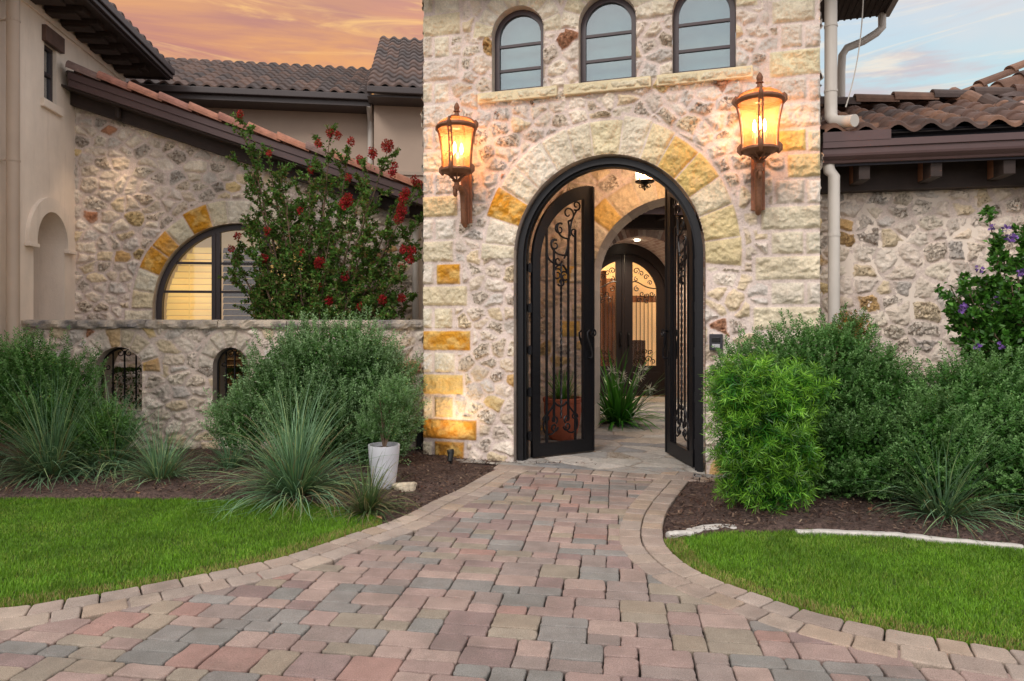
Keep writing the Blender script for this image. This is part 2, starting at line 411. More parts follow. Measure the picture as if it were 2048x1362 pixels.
    for (cx, zs, rx, rz, wd, cells) in vouss:
        ang = np.arctan2((Z-zs)/rz, (X-cx)/rx); rr = np.hypot((X-cx)/rx, (Z-zs)/rz); rad = (rr-1)*(rx+rz)/2
        for (a0, a1, c) in cells:
            wj = wd*(1+.16*(((a0*37.7) % 1)-.5))
            am = (rx+rz)/2*rr
            sd = np.minimum(np.minimum(rad+.004, wj-rad), np.minimum((ang-a0)*am, (a1-ang)*am)); sd = np.where(np.abs(ang-(a0+a1)/2) > 1.2, -1, sd)+.005*fbm(X, Z, .08, seed+41, 2)
            m = sd > special; special = np.where(m, sd, special); mm = m & (sd > -.03)
            col = np.where(mm[..., None], dsat(c), col); pt = np.where(mm, 0.0, pt)
    issp = special > -.004
    e = np.where(special > -.03, np.where(issp, special-.006, -.01), edm)
    e = np.where((~issp) & (special > -.12), np.minimum(e, -special-.022), e)
    hh = np.where(issp, hstone*1.05, hs)
    prof = np.clip(e/.028, 0, 1); prof = prof**.6
    if flat: prof = np.clip(e/.006, 0, 1)
    n_big = fbm(X, Z, .11, seed+5, 4, .6); n_f = fbm(X, Z, .035, seed+6, 3, .7)
    h = hh*prof+(rough*.028*n_big+rough*.012*n_f)*np.clip(prof*1.2, 0, 1)*np.where(issp, .95, 1.0)+.008*fbm(X, Z, .2, seed+7, 3)*rough+.003*rough*n_f
    fac = np.abs(fbm(X, Z, .075, seed+21, 3, .6)); h += rough*.030*(.12-fac)*prof*np.where(issp, .7, 1.0)
    h -= pt*np.clip(-n_f-.18, 0, 1)*.05*rough*prof
    mor = np.clip(e/.010+.5, 0, 1); mc = np.array(s2l(mortar))
    smear = np.clip(fbm(X, Z, .16, seed+8, 3)*1.5-.2, 0, .7)*(1-np.clip(e/.05, 0, 1))*(~issp)
    k = (mor*(1-smear))[..., None]
    vary = 1+.22*fbm(X, Z, .3, seed+12, 4)[..., None]
    stain = np.clip(fbm(X, Z, .12, seed+14, 4)*1.4, 0, 1)[..., None]*.30*(issp[..., None])
    col = col*(1-stain)+np.array(s2l((222, 204, 168)))*stain*.95
    och = (issp & (col[..., 2] < col[..., 0]*.30))[..., None]*np.clip(fbm(X, Z, .10, seed+16, 4)*2.0+.12, 0, .6)[..., None]; col = col*(1-och)+np.array(s2l((228, 196, 124)))*och
    C = (mc*(1-k)+col*k)*vary; A = pt*k[..., 0]
    # openings: drop faces inside, snap the rim onto the outline
    keepv = np.ones(X.shape, bool); XX = X.copy(); ZZ = Z.copy()
    Xc = (X[:-1, :-1]+X[1:, 1:])/2; Zc = (Z[:-1, :-1]+Z[1:, 1:])/2; keep = np.ones(Xc.shape, bool)
    for (cx, hw, oz0, ozs, rise) in openings:
        def inside(x, z):
            return ((np.abs(x-cx) < hw) & (z > oz0) & (z <= ozs)) | (((x-cx)/hw)**2+((z-ozs)/rise)**2 < 1) & (z > ozs)
        keep &= ~inside(Xc, Zc)
        iv = inside(X, Z); up = iv & (Z > ozs)
        r = np.hypot((X-cx)/hw, (Z-ozs)/rise)+1e-9; nearr = up & (r > 1-2.2*res/min(hw, rise))
        XX = np.where(nearr, cx+(X-cx)/r, XX); ZZ = np.where(nearr, ozs+(Z-ozs)/r, ZZ)
        lo = iv & (Z <= ozs); dl = hw-np.abs(X-cx); nl = lo & (dl < 2*res); XX = np.where(nl, cx+np.sign(X-cx)*hw, XX)
        db = Z-oz0; nb = lo & (~nl) & (db < 2*res) & (oz0 > z0); ZZ = np.where(nb, oz0, ZZ)
        h = np.where(iv, np.maximum(h, hstone*.8), h)
    if clip is not None: keep &= clip(Xc, Zc)
    idx = np.arange(nx*nz).reshape(nx, nz)
    Q = np.stack([idx[:-1, :-1], idx[1:, :-1], idx[1:, 1:], idx[:-1, 1:]], -1)[keep]
    V = np.stack([XX, y0-h, ZZ], -1).reshape(-1, 3)
    used = np.zeros(len(V), bool); used[Q.ravel()] = True; remap = np.cumsum(used)-1
    return npmesh(name, V[used], remap[Q], mat or STONE, parent, col=C.reshape(-1, 3)[used], alpha=A.reshape(-1)[used], smooth=True)
def reveal(mb, cx, hw, z0, zs, rise, y0, y1, cols, seed=0, jit=.008, n=36, seg=3):
    """inner faces of an arched opening, stone by stone"""
    rg = random.Random(seed); pts = []
    zz = z0
    L = [(cx-hw, z) for z in np.linspace(z0, zs, max(2, int((zs-z0)/.12)))]
    A = [(cx-hw*math.cos(math.pi*i/n), zs+rise*math.sin(math.pi*i/n)) for i in range(1, n)]
    Rr = [(cx+hw, z) for z in np.linspace(zs, z0, max(2, int((zs-z0)/.12)))]
    pts = L+A+Rr; c = rg.choice(cols)
    for i in range(len(pts)-1):
        if i % 3 == 0: c = rg.choice(cols)
        (xa, za), (xb, zb) = pts[i], pts[i+1]
        V = []
        for k in range(seg+1):
            y = y0+(y1-y0)*k/seg
            V += [(xa, y, za), (xb, y, zb)]
        mb.add(V, [(2*k, 2*k+1, 2*k+3, 2*k+2) for k in range(seg)], s2l(c))
def vcells(a0, a1, n, cols, seed=0, special={}):
    rg = random.Random(seed); e = [a0+(a1-a0)*i/n for i in range(n+1)]
    for i in range(1, n): e[i] += (a1-a0)/n*rg.uniform(-.12, .12)
    return [(e[i], e[i+1], special.get(i, rg.choice(cols))) for i in range(n)]
# ================================================================ THE GROUND
def catmull(P, n=8):
    P = [np.array(p, float) for p in P]; out = []
    Q = [2*P[0]-P[1]]+P+[2*P[-1]-P[-2]]
    for i in range(1, len(Q)-2):
        for k in range(n):
            t = k/n; a, b, c, d = Q[i-1], Q[i], Q[i+1], Q[i+2]
            out.append(.5*((2*b)+(-a+c)*t+(2*a-5*b+4*c-d)*t*t+(-a+3*b-3*c+d)*t**3))
    out.append(P[-1]); return np.array(out)
def resample(P, step):
    d = np.r_[0, np.cumsum(np.hypot(*np.diff(P, axis=0).T))]; n = int(d[-1]/step); t = np.linspace(0, d[-1], n+1)
    return np.c_[np.interp(t, d, P[:, 0]), np.interp(t, d, P[:, 1])]
def inpoly(x, y, P):
    x = np.asarray(x); y = np.asarray(y); r = np.zeros(x.shape, bool); n = len(P)
    for i in range(n):
        (ax, ay), (bx, by) = P[i], P[(i+1) % n]
        c = ((ay > y) != (by > y)); xx = (bx-ax)*(y-ay)/((by-ay) if by != ay else 1e-12)+ax; r ^= c & (x < xx)
    return r
def pdist(x, y, P):
    """distance from points to an open polyline"""
    x = np.asarray(x, float); y = np.asarray(y, float); best = np.full(x.shape, 1e9)
    for (ax, ay), (bx, by) in zip(P[:-1], P[1:]):
        vx, vy = bx-ax, by-ay; t = np.clip(((x-ax)*vx+(y-ay)*vy)/(vx*vx+vy*vy+1e-12), 0, 1)
        best = np.minimum(best, np.hypot(x-ax-t*vx, y-ay-t*vy))
    return best
LP = [ground(*p) for p in [(1022, 934), (978, 951), (920, 984), (864, 1010), (811, 1038), (765, 1056), (700, 1077), (650, 1095), (550, 1127), (425, 1154), (300, 1179), (215, 1195), (125, 1210), (0, 1227)]]
LP = LP+[(-3.6, 3.36), (-5, 3.18), (-9, 3.0)]
RP = [ground(*p) for p in [(1391, 952), (1364, 987), (1336, 1027), (1326, 1065), (1334, 1100), (1369, 1135), (1424, 1165), (1524, 1202), (1624, 1235), (1774, 1270), (1949, 1300), (2048, 1315)]]
RP = RP+[(3.2, 2.78), (4.6, 2.5), (9, 2.2)]
LE = resample(catmull(LP), .05); RE = resample(catmull(RP), .05)
PATH = np.vstack([LE, [(-9, -3), (9, -3)], RE[::-1]])
LTOP = [ground(*p) for p in [(765, 1042), (700, 1024), (600, 1011), (400, 1005), (200, 1003), (0, 1003), (-400, 1008), (-900, 1020)]]
LL = LE[np.argmin(np.hypot(LE[:, 0]-ground(765, 1056)[0], LE[:, 1]-ground(765, 1056)[1])):]
LAWN_L = np.vstack([catmull(LTOP[::-1]), LL])
RTOP = [ground(*p) for p in [(1336, 1085), (1400, 1076), (1480, 1069), (1600, 1070), (1700, 1073), (1860, 1083), (2048, 1100), (2300, 1125), (3000, 1170)]]
RR = RE[np.argmin(np.hypot(RE[:, 0]-ground(1330, 1085)[0], RE[:, 1]-ground(1330, 1085)[1])):]
LAWN_R = np.vstack([catmull(RTOP[::-1]), RR])
npmesh('ground', [(-300, -300, -.12), (300, -300, -.12), (300, 500, -.12), (-300, 500, -.12)], [(0, 1, 2, 3)], simple('dry_soil', (96, 88, 66), .95, 0, .3, 1))
bpy.data.objects['ground']['kind'] = 'structure'
# mulch beds, a heightfield that dips under the paving
def grid(x0, x1, y0, y1, res):
    X, Y = np.meshgrid(np.arange(x0, x1, res), np.arange(y0, y1, res), indexing='ij'); i = np.arange(X.size).reshape(X.shape)
    return X, Y, np.stack([i[:-1, :-1], i[1:, :-1], i[1:, 1:], i[:-1, 1:]], -1).reshape(-1, 4)
def mulch_h(X, Y):
    ins = inpoly(X, Y, PATH); d = np.minimum(pdist(X, Y, LE), pdist(X, Y, RE))
    h = .012+.05*np.clip(d/.8, 0, 1)+.022*fbm(X, Y, .5, 3, 4)
    return np.where(ins, np.maximum(-.06, .01-d*1.5), h)
X, Y, Q = grid(-9.5, 7.5, 2, 8.9, .03)
Z = mulch_h(X, Y)+.016*fbm(X, Y, .06, 5, 3, .7)
inl = inpoly(X, Y, LAWN_L) | inpoly(X, Y, LAWN_R); Z = np.where(inl, .0, Z)
# keep the courtyard paving clear
lx = (X-TW.o[0])*TW.e[0]+(Y-TW.o[1])*TW.e[1]; ly = (X-TW.o[0])*TW.n[0]+(Y-TW.o[1])*TW.n[1]
Z = np.where((ly > -.25) & (lx > -1.0) & (lx < 1.1), -.06, Z); Z = np.where((ly > .1) & (lx > -1.95) & (lx < 2.0), -.06, Z)
o = npmesh('mulch_bed', np.stack([X, Y, Z], -1), Q, MULCH, smooth=True); tag(o, kind='structure')
# mulch chips
def rand_dirs(n, zs=1.0):
    v = rng.normal(size=(n, 3)); v[:, 2] *= zs; return v/np.linalg.norm(v, axis=1)[:, None]
n = 42000; cx = rng.uniform(-6.2, 4.8, n); cy = rng.uniform(3.6, 8.0, n)
ok = ~inpoly(cx, cy, PATH) & ~inpoly(cx, cy, LAWN_L) & ~inpoly(cx, cy, LAWN_R); cx = cx[ok]; cy = cy[ok]
lx = (cx-TW.o[0])*TW.e[0]+(cy-TW.o[1])*TW.e[1]; ly = (cx-TW.o[0])*TW.n[0]+(cy-TW.o[1])*TW.n[1]; ok = ly < -.03; ok |= (lx < -2) | (lx > 2.1); cx = cx[ok]; cy = cy[ok]; n = len(cx)
d = rand_dirs(n, .25); L = rng.uniform(.012, .045, n)[:, None]; Wd = rng.uniform(.003, .009, n)[:, None]; s = np.cross(d, [0, 0, 1.0]); s /= np.linalg.norm(s, axis=1)[:, None]
c = np.stack([cx, cy, mulch_h(cx, cy)+.010+rng.uniform(0, .012, n)], -1); th = np.array([0, 0, .003])
V = np.stack([c-d*L/2-s*Wd, c+d*L/2-s*Wd*.6, c+d*L/2+s*Wd*.6, c-d*L/2+s*Wd], 1).reshape(-1, 3)
pal = np.array([s2l(q) for q in [(70, 52, 46), (96, 74, 62), (52, 38, 34), (128, 106, 90), (84, 62, 52), (60, 46, 42), (150, 130, 110)]])
cc = pal[rng.choice(7, n, p=[.18, .22, .12, .16, .18, .09, .05])]
o = npmesh('mulch_chips', V, np.arange(4*n).reshape(-1, 4), mat_vcol('mulch_chip', .9, .2, 0), col=np.repeat(cc, 4, 0)); tag(o, kind='stuff', label='dark brown shredded bark chips scattered over the planting beds', cat='mulch')
# lawn soil + grass
for P, nm in ((LAWN_L, 'a'), (LAWN_R, 'b')):
    x0, y0 = P.min(0)-.05; x1, y1 = P.max(0)+.05
    X, Y, Q = grid(max(x0, -9), min(x1, 8), y0, y1, .05)
    ctr = (X.ravel()[Q].mean(1), Y.ravel()[Q].mean(1)); k = inpoly(ctr[0], ctr[1], P)
    o = npmesh('lawn_soil', np.stack([X, Y, .012+.008*fbm(X, Y, .2, 8, 3)], -1), Q[k], simple('lawn_earth', (58, 60, 34), .95, 0, .3, 20)); tag(o, kind='structure')
def grass(P, n, label):
    x0, y0 = P.min(0); x1, y1 = P.max(0); x0 = max(x0, -8.0); x1 = min(x1, 6.6)
    x = rng.uniform(x0, x1, n); y = y1-(y1-y0)*rng.random(n)
    k = inpoly(x, y, P) & ((np.abs(x)/np.maximum(y, .1) < .83) | (rng.random(n) < .45)) & (y < 8); x = x[k]; y = y[k]; n = len(x)
    h = rng.uniform(.018, .036, n)*(1+.5*fbm(x, y, .25, 4, 3)); a = rng.uniform(0, 2*np.pi, n); lean = rng.uniform(.1, .9, n)*h
    wv = rng.uniform(.0011, .0022, n)
    dx = np.cos(a)*lean; dy = np.sin(a)*lean; sx = -np.sin(a)*wv; sy = np.cos(a)*wv; z0 = np.full(n, .012)
    fr = rng.uniform(-.6, .6, n); sx2 = sx*np.cos(fr)-sy*np.sin(fr); sy2 = sx*np.sin(fr)+sy*np.cos(fr); sx, sy = sx2, sy2
    V = np.stack([np.stack([x-sx, y-sy, z0], -1), np.stack([x+sx, y+sy, z0], -1),
                  np.stack([x+dx*.4+sx*.8, y+dy*.4+sy*.8, z0+h*.6], -1), np.stack([x+dx*.4-sx*.8, y+dy*.4-sy*.8, z0+h*.6], -1),
                  np.stack([x+dx, y+dy, z0+h], -1)], 1).reshape(-1, 3)
    b = np.arange(n)*5; Q = np.concatenate([np.stack([b, b+1, b+2, b+3], -1), np.stack([b+3, b+2, b+4, b+4], -1)])
    Q3 = np.concatenate([np.stack([b, b+1, b+2], -1), np.stack([b, b+2, b+3], -1), np.stack([b+3, b+2, b+4], -1)])
    pal = np.array([s2l(q) for q in [(108, 156, 36), (96, 142, 32), (126, 170, 46), (84, 126, 32), (142, 166, 68), (162, 150, 92)]])
    t = rng.random(n)+.45*fbm(x, y, .35, 9, 4); e = np.minimum(pdist(x, y, LE), pdist(x, y, RE))
    dry = (e < .14) & (rng.random(n) < .45); ci = np.clip((t*4.3).astype(int), 0, 4); ci = np.where(dry, 5, ci)
    C = pal[ci]*(.85+.35*rng.random(n))[:, None]*(1+.34*fbm(x, y, .45, 19, 4))[:, None]
    o = npmesh('lawn_grass', V, Q3, GRASS, col=np.repeat(C, 5, 0)); tag(o, kind='stuff', label=label, cat='grass')
grass(LAWN_L, 410000, 'short bright green lawn left of the paved walkway'); grass(LAWN_R, 410000, 'short bright green lawn right of the paved walkway')
# paving: base, modular pavers, double soldier border
bx = [(-9, -3), (9, -3)]
P = np.vstack([LE, bx, RE[::-1]])
npmesh('paving_sand', [(x, y, -.004) for x, y in P], [tuple(range(len(P)))], simple('joint_sand', (50, 44, 38), .95, 0, .5, 60, .6, 200)); tag(bpy.data.objects['paving_sand'], kind='structure')
def paver_mb(polys, cols, top=.028, bev=.007, name='pavers', mat=None, jit=.0012):
    V = []; Fc = []; C = []
    for P, c in zip(polys, cols):
        P = np.array(P); k = len(P); ctr = P.mean(0); dz = random.uniform(-jit, jit); tl = np.array([random.uniform(-.004, .004), random.uniform(-.004, .004)]); b = len(V)
        for s_, z in ((0, -.01), (0, top-bev), (.35, top-bev*.35), (1, top)):
            for p in P:
                v = ctr-p; l = np.hypot(*v); q = p+v/l*bev*s_; V.append((q[0], q[1], z+dz+float(tl@(q-ctr))))
        for r in range(3):
            for i in range(k): Fc.append((b+r*k+i, b+r*k+(i+1) % k, b+(r+1)*k+(i+1) % k, b+(r+1)*k+i))
        Fc.append(tuple(b+3*k+i for i in range(k))); C += [c]*(4*k)
    return npmesh(name, np.array(V), Fc, mat or PAVER, col=np.array(C))
def rrect(x0, x1, y0, y1, r, j=.002):
    """rounded, slightly tumbled rectangle"""
    r = min(r, (x1-x0)/2.2, (y1-y0)/2.2); out = []
    for cx, cy, a in ((x0+r, y0+r, 180), (x1-r, y0+r, 270), (x1-r, y1-r, 0), (x0+r, y1-r, 90)):
        for k in (0, 30, 60, 90): out.append((cx+r*math.cos(R(a+k))+random.uniform(-j, j), cy+r*math.sin(R(a+k))+random.uniform(-j, j)))
    mids = []
    for i in range(4):
        a, b = out[4*i+3], out[(4*i+4) % 16]; mids += out[4*i:4*i+4]
        for t in (.33, .66): mids.append((a[0]+(b[0]-a[0])*t+random.uniform(-j, j), a[1]+(b[1]-a[1])*t+random.uniform(-j, j)))
    return mids
PV = [((164, 142, 135), 5), ((172, 151, 142), 4), ((153, 139, 133), 4), ((158, 147, 133), 2.6), ((164, 150, 134), 1.8), ((146, 142, 138), 3.0), ((138, 136, 132), 2.2), ((165, 134, 125), 2.0), ((150, 130, 126), 3)]
pa = R(-8.6); pc, ps = math.cos(pa), math.sin(pa); U = .064
polys = []; cols = []
inner_d = .275
org = np.array([-3.6, 0.7])
cand = []; i = 0
while i < 175:
    bw_ = random.choice([4, 5, 5, 4, 5]); j = random.choice([0, 1])
    while j < 165:
        h_ = random.choice([2, 3, 3, 2]); 
        if bw_ == 4: cuts = [[0, 4]] if random.random() < .45 and h_ == 3 else [[0, 2], [2, 4]]
        else: cuts = random.choice([[[0, 3], [3, 5]], [[0, 2], [2, 5]], [[0, 3], [3, 5]]])
        if h_ == 2 and bw_ == 4 and random.random() < .4: cuts = [[0, 4]]
        if random.random() < .22:       # two staggered stacks side by side
            m_ = random.choice([2, 3]) if bw_ == 5 else 2; hh = 5
            for (p, q), sp_1 in (((0, m_), 2), ((m_, bw_), 3)): cand.append(((i+p)*U, (i+q)*U, j*U, (j+sp_1)*U, (q-p)*sp_1)); cand.append(((i+p)*U, (i+q)*U, (j+sp_1)*U, (j+hh)*U, (q-p)*(hh-sp_1)))
            j += hh; continue
        for p, q in cuts: cand.append(((i+p)*U, (i+q)*U, j*U, (j+h_)*U, (q-p)*h_))
        j += h_
    i += bw_
cand = [((y0_-1.2)*1.22, (y1_-1.2)*1.22, x0_*.82, x1_*.82, k_) for x0_, x1_, y0_, y1_, k_ in cand]
C0 = np.array(cand); mx = (C0[:, 0]+C0[:, 1])/2; my = (C0[:, 2]+C0[:, 3])/2
wx = org[0]+mx*pc-my*ps; wy = org[1]+mx*ps+my*pc
ins = inpoly(wx, wy, PATH); dd = np.minimum(pdist(wx, wy, LE), pdist(wx, wy, RE))
TL = np.array(TW.world(-1.1, -.30)[:2]); lyy = (wx-TW.o[0])*TW.n[0]+(wy-TW.o[1])*TW.n[1]
for k in np.where(ins & (dd > inner_d-.03) & (lyy < -.36))[0]:
    a = cand[k]; g = .0032
    pr = rrect(a[0]+g, a[1]-g, a[2]+g, a[3]-g, random.uniform(.012, .024), .0032)
    polys.append([(org[0]+x*pc-y*ps, org[1]+x*ps+y*pc) for x, y in pr])
    wts = [w_*(2.2 if (a[4] >= 12 and i_ in (6, 7, 5)) else 1) for i_, (c_, w_) in enumerate(PV)]
    c_ = random.choices(PV, wts)[0][0]; cols.append(jit(s2l(c_), .9, 1.1))
tag(paver_mb(polys, cols, name='brick_paving'), kind='structure')
BC = [(178, 162, 149), (172, 155, 143), (182, 166, 152), (168, 152, 142), (176, 157, 140), (173, 159, 149)]
def border(E, side, rows=((.004, .150), (.156, .302)), sl=(.13, .21)):
    polys = []; cols = []; d = np.r_[0, np.cumsum(np.hypot(*np.diff(E, axis=0).T))]
    def pt(t, o_):
        x = np.interp(t, d, E[:, 0]); y = np.interp(t, d, E[:, 1]); e = .04
        tx = np.interp(t+e, d, E[:, 0])-np.interp(t-e, d, E[:, 0]); ty = np.interp(t+e, d, E[:, 1])-np.interp(t-e, d, E[:, 1]); l = math.hypot(tx, ty)+1e-9
        return (x-ty/l*o_*side, y+tx/l*o_*side)
    for (o0, o1) in rows:
        t = 0
        while t < d[-1]-.1:
            L = random.uniform(*sl); q = rrect(t+.004, t+L-.004, o0, o1, .016, .002)
            polys.append([pt(a, b) for a, b in q]); cols.append(jit(s2l(random.choice(BC)), .9, 1.1)); t += L
    return polys, cols
a, b = border(LE, 1); c, d = border(RE, -1)
PB = paver_mb(a+c, b+d, top=.034, name='paving_border', jit=.001); tag(PB, kind='structure')
# soldier course at the threshold
polys = []; cols = []; x = -1.02
while x < 1.08:
    L = random.uniform(.13, .2); q = rrect(x+.003, x+L-.003, -.37, -.19, .014, .002); polys.append([TW.world(p[0], p[1])[:2] for p in q]); cols.append(jit(s2l(random.choice(BC)), .9, 1.1)); x += L
tag(paver_mb(polys, cols, top=.036, name='threshold_course'), kind='structure')
# courtyard flagstones
fl = masonry('flagstone_floor', -1.7, 5.6, -.19, 8.2, .016, None, cw=.36, ch=.22, seed=77, mort=.004, hstone=.008, rough=.10, mortar=(150, 142, 132), drop=.30, warp=.02,
             pal=[(176, 172, 166), (190, 186, 178), (160, 158, 154), (182, 172, 158), (198, 192, 184), (150, 150, 150)], accents=.0, pitp=0, flat=True)
fl.location = (*TW.o, .026); fl.rotation_euler = (R(90)*0, 0, TH)
me = fl.data; co_ = np.zeros(len(me.vertices)*3, dtype=np.float32); me.vertices.foreach_get('co', co_); co_ = co_.reshape(-1, 3); h = -co_[:, 1].copy()
co_ = np.stack([co_[:, 0], co_[:, 2], h], -1); me.vertices.foreach_set('co', co_.ravel()); me.update()
tag(fl, kind='structure')
# white edging stones along the right bed
E = [[(1340, 1080), (1362, 1077), (1388, 1078)], [(1390, 1076), (1430, 1068), (1474, 1068)], [(1596, 1076), (1660, 1076), (1740, 1080)], [(1740, 1080), (1800, 1083), (1864, 1090)], [(1864, 1090), (1960, 1098), (2048, 1106)]]
lb = ['small white edging stone at the tip of the right lawn beside the walkway', 'slanted white edging stone near the bright green podocarpus shrub', 'long white curved edging stone behind the right lawn, in front of the dark mulch', 'white edging stone near the spiky clump on the right', 'white edging stone mostly hidden in grass at the right end']
for P, l, w_ in zip(E, lb, (.05, .09, .06, .06, .05)):
    G = [ground(*p) for p in P]; G = catmull(G, 4); m = MB(); ns = len(G); V = []
    for i, p in enumerate(G):
        t = G[min(i+1, ns-1)]-G[max(i-1, 0)]; t /= np.hypot(*t); nrm = np.array([-t[1], t[0]])
        top = .048+random.uniform(-.004, .004)
        for o_, z in ((0, -.02), (0, top-.012), (.012, top), (w_-.012, top), (w_, top-.012), (w_, -.02)):
            q = p+nrm*o_; V.append((q[0], q[1], z))
    Fc = [(i*6+j, i*6+(j+1) % 6, i*6+6+(j+1) % 6, i*6+6+j) for i in range(ns-1) for j in range(6)]+[tuple(range(6)), tuple((ns-1)*6+j for j in range(5, -1, -1))]
    m.add(V, Fc); o = m.build('edging_stone', simple('white_stone', (192, 188, 182), .85, 0, .22, 16, .6)); tag(o, l, 'edging stone', 'white edging stones along the right bed')

# ================================================================ GATE TOWER
tower = thing('gate_tower', 'pale rubble stone entrance tower with arched opening and three small upper windows', 'tower', (*TW.o, 0), TH)
OC = (208, 148, 48); OC2 = (218, 184, 112); YL = (222, 196, 130); OC3 = (200, 142, 56)
GO = dict(cx=.06, hw=.965, zs=2.17, rise=1.02)
def qrow(fr, y0, y1, cells, g=2.0):
    out = []
    for xa, xb, c in cells:
        sa, sb = fr.sx(xa+g*.5), fr.sx(xb-g*.5); xm = (xa+xb)/2
        out.append((sa, sb, fr.z(xm, y1-g*.5), fr.z(xm, y0+g*.5), c, 0.0))
    return out
CR = lambda: random.choice(CREAM); LI = lambda: random.choice(LIME)
Qs = []; XL = 844
for y0, y1, cells in [(-60, -14, [(XL, 925, CR())]), (-14, 27, [(XL, 866, LI()), (868, 920, CR())]), (27, 73, [(XL, 922, (224, 208, 172))]), (73, 116, [(XL, 866, LI()), (868, 900, CR())]), (118, 163, [(XL, 920, LI())]), (165, 206, [(XL, 866, LI()), (868, 899, CR())]), (207, 254, [(XL, 918, LI())]),
     (256, 300, [(XL, 866, LI()), (868, 905, LI())]), (301, 344, [(XL, 922, CR())]), (345, 389, [(XL, 868, LI()), (870, 912, LI())]), (391, 435, [(XL, 917, (224, 200, 148))]), (437, 480, [(XL, 867, LI()), (870, 914, LI())]), (481, 525, [(XL, 908, (222, 208, 176))]),
     (527, 570, [(XL, 870, LI()), (872, 922, OC)]), (571, 613, [(XL, 936, (226, 210, 172))]), (615, 658, [(XL, 866, LI()), (868, 906, CR())]), (660, 702, [(XL, 943, OC)]), (704, 746, [(XL, 866, LI()), (868, 912, CR())]), (747, 790, [(XL, 928, (226, 192, 124))]), (792, 836, [(XL, 866, CR()), (868, 908, (222, 190, 130))]),
     (837, 880, [(XL, 955, OC3)]), (881, 930, [(XL, 866, CR()), (868, 930, OC3)])]:
    Qs += qrow(TW, y0, y1, cells)
XR = 1643
for y0, y1, cells in [(-70, -6, [(1560, XR, CR())]), (-3, 46, [(1542, XR-12, CR())]), (48, 96, [(1560, 1606, LI()), (1608, XR, LI())]), (98, 153, [(1537, XR, (224, 212, 170))]), (155, 202, [(1548, 1614, LI()), (1616, XR, LI())]), (205, 256, [(1536, XR, LI())]), (259, 304, [(1552, 1613, (224, 192, 120)), (1615, XR, CR())]),
     (306, 356, [(1573, XR, (224, 200, 140))]), (359, 408, [(1550, 1610, LI()), (1612, XR, LI())]), (411, 460, [(1520, XR, (222, 210, 180))]), (462, 509, [(1541, 1608, CR()), (1610, XR, LI())]), (511, 561, [(1509, XR, (226, 212, 180))]), (563, 610, [(1541, 1610, CR()), (1612, XR, LI())]), (612, 662, [(1505, XR, (224, 210, 178))]),
     (664, 712, [(1545, 1608, CR()), (1610, XR, LI())]), (714, 762, [(1510, XR, CR())]), (764, 812, [(1548, 1608, LI()), (1610, XR, LI())]), (814, 862, [(1512, XR, CR())]), (864, 912, [(1550, 1608, LI()), (1610, XR, LI())]), (914, 966, [(1512, XR, CR())])]:
    Qs += qrow(TW, y0, y1, cells)
V1 = (GO['cx'], GO['zs'], GO['hw'], GO['rise'], .37, vcells(-.10, math.pi+.10, 15, CREAM, 3, {4: OC2, 3: (222, 196, 128), 12: OC, 5: (226, 206, 160), 7: (228, 214, 172), 1: (226, 204, 144), 0: (224, 204, 150)}))
WIN = []
for xa, xb in ((985, 1088), (1158, 1272), (1345, 1472)):
    sa, sb = TW.sx(xa), TW.sx(xb); WIN.append(((sa+sb)/2, (sb-sa)/2))
WZ0, WZS = 3.93, 4.53
OPN = [(GO['cx'], GO['hw'], -1, GO['zs'], GO['rise'])]+[(c, h, WZ0, WZS, h) for c, h in WIN]
VS = [V1]+[(c, WZS, h, h, .21, vcells(-.05, math.pi+.05, 8, CREAM, 11+i)) for i, (c, h) in enumerate(WIN)]
tf = masonry('stone_wall', -1.94, 2.05, -.05, 5.3, .0085, tower, OPN, Qs, VS, cw=.20, ch=.14, seed=5, hstone=.029, drop=.12, pitp=.5)
# side faces and back faces of the tower
for nm, (lx, ly, rz, wdt, sd) in {'l': (-1.94, 0, -90, 3.0, 21), 'r': (2.05, 3.0, -90, 3.0, 22)}.items():
    if nm == 'l':
        o = masonry('stone_wall', 0, 2.7, -.05, 5.3, .022, tower, seed=sd, cw=.24, ch=.17); o.location = (-1.93, 2.7, 0); o.rotation_euler = (0, 0, R(-90))
    else:
        o = masonry('stone_wall', 0, 2.7, -.05, 5.3, .022, tower, seed=sd, cw=.24, ch=.17); o.location = (2.03, 0, 0); o.rotation_euler = (0, 0, R(90))
